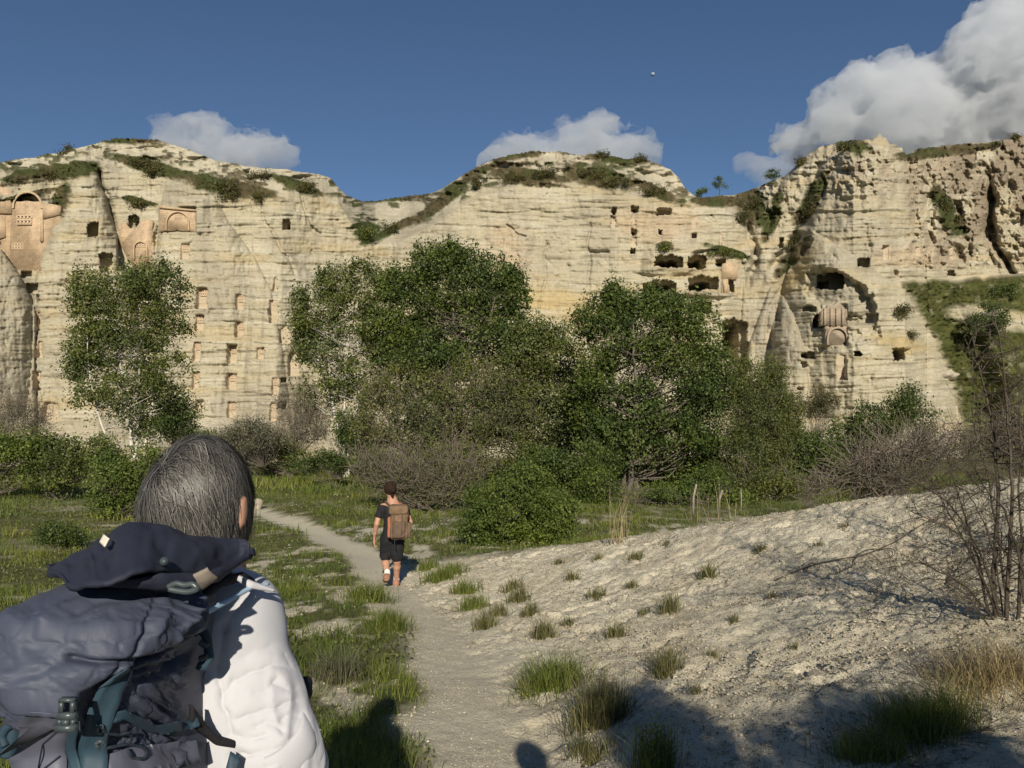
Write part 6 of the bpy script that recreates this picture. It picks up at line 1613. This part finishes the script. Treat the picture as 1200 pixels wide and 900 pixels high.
# buckle
c, nn_ = on_pack(79, 837, .012); s = .98 / FPX
b = Buf()
b.box(c + (-8 * s, -.004, -4 * s), (c + (8 * s, .004, 2 * s))); b.box(c + (-9 * s, -.005, -15 * s), c + (9 * s, .005, -9 * s)); b.box(c + (-8 * s, -.0035, -9 * s), c + (-4.5 * s, .0035, -4 * s)); b.box(c + (4.5 * s, -.0035, -9 * s), c + (8 * s, .0035, -4 * s)); b.box(c + (-3 * s, -.005, -9 * s), c + (3 * s, .003, -4 * s)); b.box(c + (-7 * s, -.003, 2 * s), c + (-3.5 * s, .003, 13 * s)); b.box(c + (3.5 * s, -.003, 2 * s), c + (7 * s, .003, 13 * s)); b.box(c + (-7 * s, -.004, 12 * s), c + (7 * s, .004, 15 * s))
b.build('buckle', M_BUCK, pack)
def cord(pts, rad, name='cord_loop', mat=None, off=.01, Yv=None, parent=None):
    p = np.array(pts, float); t = np.linspace(0, 1, len(p)); tt = np.linspace(0, 1, len(p) * 5)
    u, v = np.interp(tt, t, p[:, 0]), np.interp(tt, t, p[:, 1])
    k = np.array([1, 2, 3, 2, 1]) / 9.0
    us_, vs_ = u.copy(), v.copy(); us_[2:-2] = np.convolve(u, k, 'valid'); vs_[2:-2] = np.convolve(v, k, 'valid')
    q = np.array([on_pack(a, b, off)[0] if Yv is None else MP(a, b, Yv) for a, b in zip(us_, vs_)])
    if Yv is None: q[:, 1] = np.minimum(q[:, 1], np.convolve(np.pad(q[:, 1], 3, 'edge'), np.ones(7) / 7, 'valid'))
    V_, F_ = tube(q, rad, 7); return mk(name, V_, F_, mat or M_CORD, parent or pack, True)
cord([(118, 852), (128, 860), (140, 861), (152, 858), (156, 866), (150, 872), (136, 874), (120, 878)], .0018)
cord([(130, 876), (148, 872), (166, 874), (174, 882), (168, 890), (155, 888), (149, 878)], .0018)
cord([(113, 856), (117, 850), (122, 853), (119, 859), (113, 857)], .0022, 'eyelet', M_BUCK, .009); cord([(112, 872), (118, 868), (124, 872), (120, 878), (112, 873)], .0022, 'eyelet', M_BUCK, .009)
# hanging tails at the left edge of the pack
cord([(24, 832), (18, 848), (14, 868), (10, 885)], .011, 'strap_tail', M_TEAL, .0, .97); cord([(20, 845), (8, 852), (2, 862), (6, 874)], .006, 'strap_tail', M_TEAL, .0, .96)
patch('tag', [(4, 800), (11, 799)], [(3, 811), (14, 809)], .93, .92, basic('white_tag', (.75, .75, .72), .6), pack, 4, 4, 0, .002, 0)
# navy lid flap lying over the top of the pack behind his neck
lid = patch('lid_flap', [(57, 669), (84, 655), (112, 642), (136, 626), (150, 612), (166, 617), (186, 625), (210, 630), (236, 631), (262, 632), (284, 634), (299, 645)],
      [(57, 669), (82, 680), (110, 687), (140, 685), (166, 678), (186, 671), (205, 670), (226, 674), (248, 672), (268, 665), (284, 656), (299, 645)],
      [.96, 1.03, 1.08, 1.12, 1.14, 1.14, 1.14, 1.14, 1.14, 1.14, 1.14, 1.12], [.94, .87, .835, .825, .835, .855, .89, .925, .98, 1.04, 1.09, 1.13], M_NAVY, pack, 90, 26, .020, .005, .014, 3, 7)
patch('lid_underside', [(120, 684), (160, 680), (190, 672), (215, 672), (245, 670), (292, 650)], [(130, 688), (165, 690), (195, 694), (225, 690), (256, 682), (296, 650)], [.86, .86, .885, .93, 1.0, 1.11], [.875, .88, .905, .95, 1.02, 1.11], M_NAVY, pack, 40, 8, .004, .004, .002, 5)
patch('taupe_tab', [(224, 676), (243, 667)], [(237, 692), (256, 678)], .93, .95, M_TAUPE, pack, 8, 8, .004, .003, .0005)
patch('label_tag', [(116, 635), (121, 626)], [(122, 641), (127, 631)], .94, .93, basic('cream_label', (.62, .58, .48), .7), lid, 6, 6, 0, .002, 0)
V_, F_ = tube([MP(192.5, 658, .905), MP(192.5, 658, .878), MP(192.5, 658, .872)], [.0055, .005, .002], 14); mk('snap_button', V_, F_, M_BUCK, lid, True)
cord([(197, 688), (206, 683), (216, 686), (226, 684), (232, 690), (220, 694), (206, 692), (198, 690)], .0035, 'lid_buckle', M_BUCK, .012, .885)
# shoulder harness on the visible side
patch('shoulder_strap', [(238, 690), (262, 674), (284, 670), (296, 677)], [(240, 700), (266, 684), (286, 679), (300, 684)], [1.04, 1.08, 1.12, 1.16], [1.03, 1.07, 1.115, 1.16], M_BLACK, pack, 26, 8, .006, .01, .001)
patch('pale_blue_ribbon', [(214, 728), (240, 714), (268, 700), (296, 684), (316, 683)], [(216, 733), (242, 721), (270, 706), (298, 689), (316, 686)], [.94, .99, 1.045, 1.10, 1.14], [.94, .985, 1.04, 1.095, 1.14], M_LBLUE, pack, 40, 6, .002, .0015, .0005)
cord([(228, 742), (236, 738), (243, 746), (244, 760), (246, 772), (240, 782), (232, 779)], .006, 'ladder_buckle', M_TEAL, 0, 1.03)
cord([(234, 752), (243, 758)], .004, 'ladder_buckle', M_BUCK, 0, 1.022); cord([(234, 772), (244, 768)], .004, 'ladder_buckle', M_BUCK, 0, 1.022)
patch('hip_strap', [(226, 826), (240, 846), (256, 862), (276, 868)], [(224, 846), (236, 858), (256, 874), (276, 877)], [1.02, 1.05, 1.07, 1.09], [1.02, 1.05, 1.07, 1.09], M_BLACK, pack, 20, 8, .006, .006, .001)
patch('shoulder_strap', [(270, 880), (276, 884), (282, 888)], [(258, 925), (264, 930), (270, 935)], 1.06, 1.04, M_TEAL, pack, 8, 8, .004, .004, .0005)
# little black pouch with a cord loop hanging on his front strap, just past the sleeve
pc = MP(357, 809, 1.24)
pouch = empty('pouch', pc); tag(pouch, 'small black pouch with a cord loop beside the rolled white sleeve', 'pouch')
f = Field(pc - .06, pc + .06, .003); rbox(f, pc - (.008, 0, 0), (.009, .012, .010), .008, 0); mk('pouch_body', *f.mesh(), M_BLACK, pouch, True)
cord([(346, 795), (352, 792), (358, 795), (357, 801), (350, 804)], .0013, 'cord_loop', M_BLACK, 0, 1.235, pouch)

# ---------------- whoever takes the picture: stands beside the lens, known by the shadow on the path
px0, py0 = .44, .02; gz0 = zg(px0, py0)
def Q(x, y, z): return np.array([px0 + x, py0 + y, gz0 + z * 1.06])
J = dict(head=Q(0, 0, 1.60), face=unit([-.1, 1, -.1]), neck=Q(0, -.03, 1.45), chest=Q(0, -.02, 1.25), belly=Q(0, 0, 1.08), pelvis=Q(0, 0, .95), front=np.array([0, 1., 0]), shL=Q(-.17, -.02, 1.40), shR=Q(.17, -.02, 1.40), elL=Q(-.22, -.04, 1.14), elR=Q(.27, .0, 1.12), wrL=Q(-.23, .02, .92), wrR=Q(.25, .04, .92),
         handL=unit([.05, .2, -.9]), handR=unit([0, .3, -.8]), palmL=np.array([1., 0, 0]), palmR=np.array([-1., 0, 0]), hipL=Q(-.09, 0, .88), hipR=Q(.09, 0, .88), knL=Q(-.1, .02, .48), knR=Q(.1, .02, .48), anL=Q(-.1, 0, .085), anR=Q(.1, 0, .085), toL=Q(-.11, .15, .03), toR=Q(.11, .15, .03))
ph = empty('person', (px0, py0, gz0)); tag(ph, 'person in dark clothes standing at the near end of the footpath', 'person', 'people on the footpath')
f, R = bodyfield(J, .009); mk('body', *f.mesh(), MSKIN, ph, True)
f = Field(J['pelvis'] - .45, J['neck'] + .4, .01); f.cone(J['neck'] - (0, 0, .03), J['chest'], .08, .16, .05, flat=(J['front'], .8)); f.cone(J['chest'], J['pelvis'], .165, .165, .05, flat=(J['front'], .8))
for s in 'LR': f.cone(J['neck'] - (0, 0, .04), J['sh' + s], .06, .065, .05); f.cone(J['sh' + s], J['el' + s], .066, .058, .03)
shell('shirt', f, M_TROU, ph)
f = Field(Q(-.5, -.4, -.05), Q(.5, .4, 1.1), .012); f.cone(J['belly'], J['pelvis'], .15, .17, .04, flat=(J['front'], .8))
for s in 'LR': f.cone(J['pelvis'], J['hip' + s], .14, .11, .04); f.cone(J['hip' + s], J['kn' + s], .11, .08, .03); f.cone(J['kn' + s], J['an' + s], .08, .065, .02); f.cone(J['an' + s] - (0, .03, .03), J['to' + s], .05, .045, .02)
shell('trousers', f, M_TROU, ph)
f = Field(J['head'] - .3, J['head'] + .3, .008); f.ball(J['head'] + (0, -.02, .03), (.09, .105, .105), 0); mk('hair', *f.mesh(), M_DHAIR, ph, True)
print('people done')
# ------------------------------------------------------------------ thorn bushes, bramble, near shrubs
def thornbush(label, stems, seed, leafn=500, name='thorn_bush', twn=7, spread=1.0, leafm=None):
    r = np.random.default_rng(seed); base = stems[0][0]
    e = empty(name, base); tag(e, label, 'bush', 'thorn bushes')
    SA, SB, RA, RB = [], [], [], []; ends = []
    for s in stems:
        P_ = np.array(s[:-1], float) if np.isscalar(s[-1]) else np.array(s, float); rad = s[-1] if np.isscalar(s[-1]) else .012
        t = np.linspace(0, 1, len(P_)); tt = np.linspace(0, 1, 22)
        C_ = np.stack([np.interp(tt, t, P_[:, k]) for k in range(3)], 1)
        for k in range(3): C_[2:-2, k] = np.convolve(C_[:, k], np.ones(5) / 5, 'valid')
        C_[1:] += np.cumsum(r.normal(size=(21, 3)) * .006, 0)
        V_, F_ = tube(C_, rad * (1 - .75 * tt), 6); mk('stem', V_, F_, B_DARK, e, True)
        for k in range(3, 21):
            for _ in range(r.poisson(twn / 6)):
                p = C_[k]; d = unit(r.normal(size=3) * np.array([1, 1, .7]) + np.array([0, 0, .35])); L_ = r.uniform(.12, .42) * spread; rr = rad * .28
                q = p
                for j in range(4):
                    d = unit(d + r.normal(size=3) * .28 + np.array([0, 0, -.06])); q2 = q + d * L_ / 4
                    SA.append(q); SB.append(q2); RA.append(rr * (1 - .2 * j)); RB.append(rr * (1 - .2 * (j + 1))); q = q2; ends.append(q)
                    for _ in range(r.poisson(1.3)):
                        dd = unit(d + r.normal(size=3) * .9); l2 = r.uniform(.03, .13) * spread
                        SA.append(q); SB.append(q + dd * l2); RA.append(rr * .5); RB.append(rr * .12); ends.append(q + dd * l2)
    V_, F_ = segs(SA, SB, RA, RB, 4); tag(mk('twigs', V_, F_, B_DARK, e), kind='stuff')
    if leafn:
        E = np.array(ends); E = E[r.integers(len(E), size=leafn)] + r.normal(size=(leafn, 3)) * .015
        V_, F_, t_ = leaves(E, .022, .6, .3, seed); tag(mk('leaves', V_, F_, leafm or L_OLIVE, e, False, {'tint': t_}), kind='stuff')
    return e
def GP(u, v, Y): p = PX(u, v, Y)[()]; return p
def gr(u, Y):
    x = float(ray(u, 700)[0] * Y); return np.array([x, Y, zg(x, Y) - .03])
thornbush('dark leafless thorn bush rising from the right side of the mound', [
    [gr(1166, 5.0), GP(1166, 660, 5.0), GP(1172, 560, 5.05), GP(1168, 470, 5.1), GP(1150, 380, 5.1), .017],
    [gr(1178, 4.95), GP(1182, 640, 4.9), GP(1186, 540, 4.9), GP(1180, 440, 4.95), GP(1172, 360, 5.0), .014],
    [gr(1160, 5.1), GP(1150, 660, 5.1), GP(1130, 590, 5.2), GP(1112, 520, 5.3), .010],
    [gr(1172, 5.0), GP(1140, 640, 4.9), GP(1100, 610, 4.8), GP(1060, 600, 4.8), .008],
    [gr(1172, 5.0), GP(1130, 600, 4.8), GP(1075, 560, 4.7), GP(1030, 548, 4.6), GP(1000, 556, 4.6), .007],
    [gr(1168, 5.0), GP(1130, 680, 4.7), GP(1085, 650, 4.6), GP(1050, 660, 4.5), .007],
    [gr(1190, 4.9), GP(1205, 620, 4.8), GP(1215, 520, 4.8), GP(1230, 420, 4.8), .012],
    [gr(1200, 5.2), GP(1196, 620, 5.3), GP(1200, 500, 5.4), GP(1196, 400, 5.5), .010],
    [gr(1184, 5.1), GP(1160, 570, 5.4), GP(1140, 500, 5.6), GP(1136, 430, 5.7), .009],
    [gr(1220, 4.8), GP(1230, 640, 4.7), GP(1260, 560, 4.6), GP(1290, 480, 4.6), .012],
    [gr(1164, 5.05), GP(1140, 690, 5.0), GP(1110, 665, 5.0), GP(1085, 655, 5.0), .006], [gr(1168, 5.1), GP(1135, 640, 5.3), GP(1105, 580, 5.5), GP(1085, 545, 5.6), .007], [gr(1162, 4.9), GP(1120, 690, 4.6), GP(1075, 690, 4.4), GP(1045, 705, 4.3), .005], [gr(1176, 5.0), GP(1150, 610, 5.0), GP(1118, 570, 5.0), GP(1080, 575, 5.0), .006],
    [gr(1210, 4.9), GP(1180, 600, 4.6), GP(1150, 560, 4.4), GP(1120, 545, 4.3), .007]], 7, 420, twn=15)
thornbush('second thorn bush farther right, with yellowing young leaves', [
    [gr(1250, 6.2), GP(1245, 560, 6.2), GP(1225, 450, 6.2), GP(1205, 380, 6.2), .016], [gr(1262, 6.2), GP(1270, 540, 6.1), GP(1265, 420, 6.1), .014], [gr(1240, 6.3), GP(1215, 560, 6.2), GP(1185, 480, 6.3), GP(1165, 420, 6.3), .011],
    [gr(1290, 6.0), GP(1310, 560, 6.0), GP(1330, 440, 6.0), .014]], 8, 900, twn=9, leafm=L_YELL)
# bramble runner lying on the mound
def lay_on(pts, off=.012):
    out = []
    for u, v in pts:
        a, b = ray(u, v); ys = np.arange(2.6, 20, .02); zr = CAM[2] + b * ys; zt = height(a * ys, ys); k = int(np.argmax(zr <= zt)); Y = ys[k]
        out.append([float(a * Y), Y, float(zt[k]) + off])
    return np.array(out)
def smooth(P_, n):
    t = np.linspace(0, 1, len(P_)); tt = np.linspace(0, 1, n); C_ = np.stack([np.interp(tt, t, P_[:, k]) for k in range(3)], 1)
    for k in range(3): C_[2:-2, k] = np.convolve(C_[:, k], np.ones(5) / 5, 'valid')
    return C_
br = empty('bramble_runner', lay_on([(985, 665)])[0]); tag(br, 'dry dark bramble runner coiled across the bare mound', 'bramble')
for pts, rad in [([(908, 682), (940, 670), (975, 658), (1010, 656), (1045, 640), (1075, 622), (1090, 612)], .008), ([(945, 672), (950, 662), (962, 664), (958, 674), (946, 676)], .005), ([(1000, 660), (1012, 650), (1030, 646), (1048, 646), (1050, 654), (1030, 660), (1008, 662)], .006), ([(980, 664), (985, 672), (998, 668), (1000, 658)], .005), ([(1020, 652), (1034, 664), (1040, 660)], .005)]:
    q = smooth(lay_on(pts), 30); q[:, 2] += .015 * np.abs(np.sin(np.linspace(0, 9, 30))); V_, F_ = tube(q, np.linspace(rad, rad * .5, 30), 5); mk('runner', V_, F_, B_DARK, br, True)
# shrubs behind the camera on the right
def back_shrub(label, c, blobs, ncl, seed, lm):
    r = np.random.default_rng(seed); b0 = np.array([c[0], c[1], zg(*c)]); e = empty('bush', b0); tag(e, label, 'bush', 'bushes at the near end of the path')
    k = r.integers(len(blobs), size=ncl); B_ = np.array(blobs, float)[k]; d = r.normal(size=(ncl, 3)); d /= np.linalg.norm(d, axis=1)[:, None]; d *= r.uniform(size=(ncl, 1)) ** .4
    C_ = b0 + B_[:, :3] + d * B_[:, 3:4]
    P_ = (C_[:, None] + r.normal(size=(ncl, 60, 3)) * .10).reshape(-1, 3)
    V_, F_, t_ = leaves(P_, .06, .6, .2, seed); mk('foliage', V_, F_, lm, e, False, {'tint': t_})
    mid = b0 + (C_ - b0) * .5 + r.normal(size=C_.shape) * .06
    V_, F_ = segs(np.concatenate([np.repeat(b0[None], ncl, 0), mid]), np.concatenate([mid, C_]), .012, .005, 4); mk('stems', V_, F_, B_GREY, e)
back_shrub('leafy bush at the near end of the path, right side', (1.35, -2.2), [(-.05, 0, 2.75, .28), (0, .1, 2.2, .45), (.4, 0, 2.3, .4), (.85, 0, 2.55, .35), (1.2, 0, 2.2, .42), (.6, 0, 1.5, .7), (0, 0, 1.2, .6), (1.2, 0, 1.2, .7)], 330, 5, L_DARK)
back_shrub('wide olive bush on the near slope well right of the path', (3.4, -2.6), [(0, 0, 2.1, .6), (.7, 0, 2.4, .6), (-.4, 0, 1.3, .6), (.8, 0, 1.2, .7)], 160, 6, L_OLIVE)
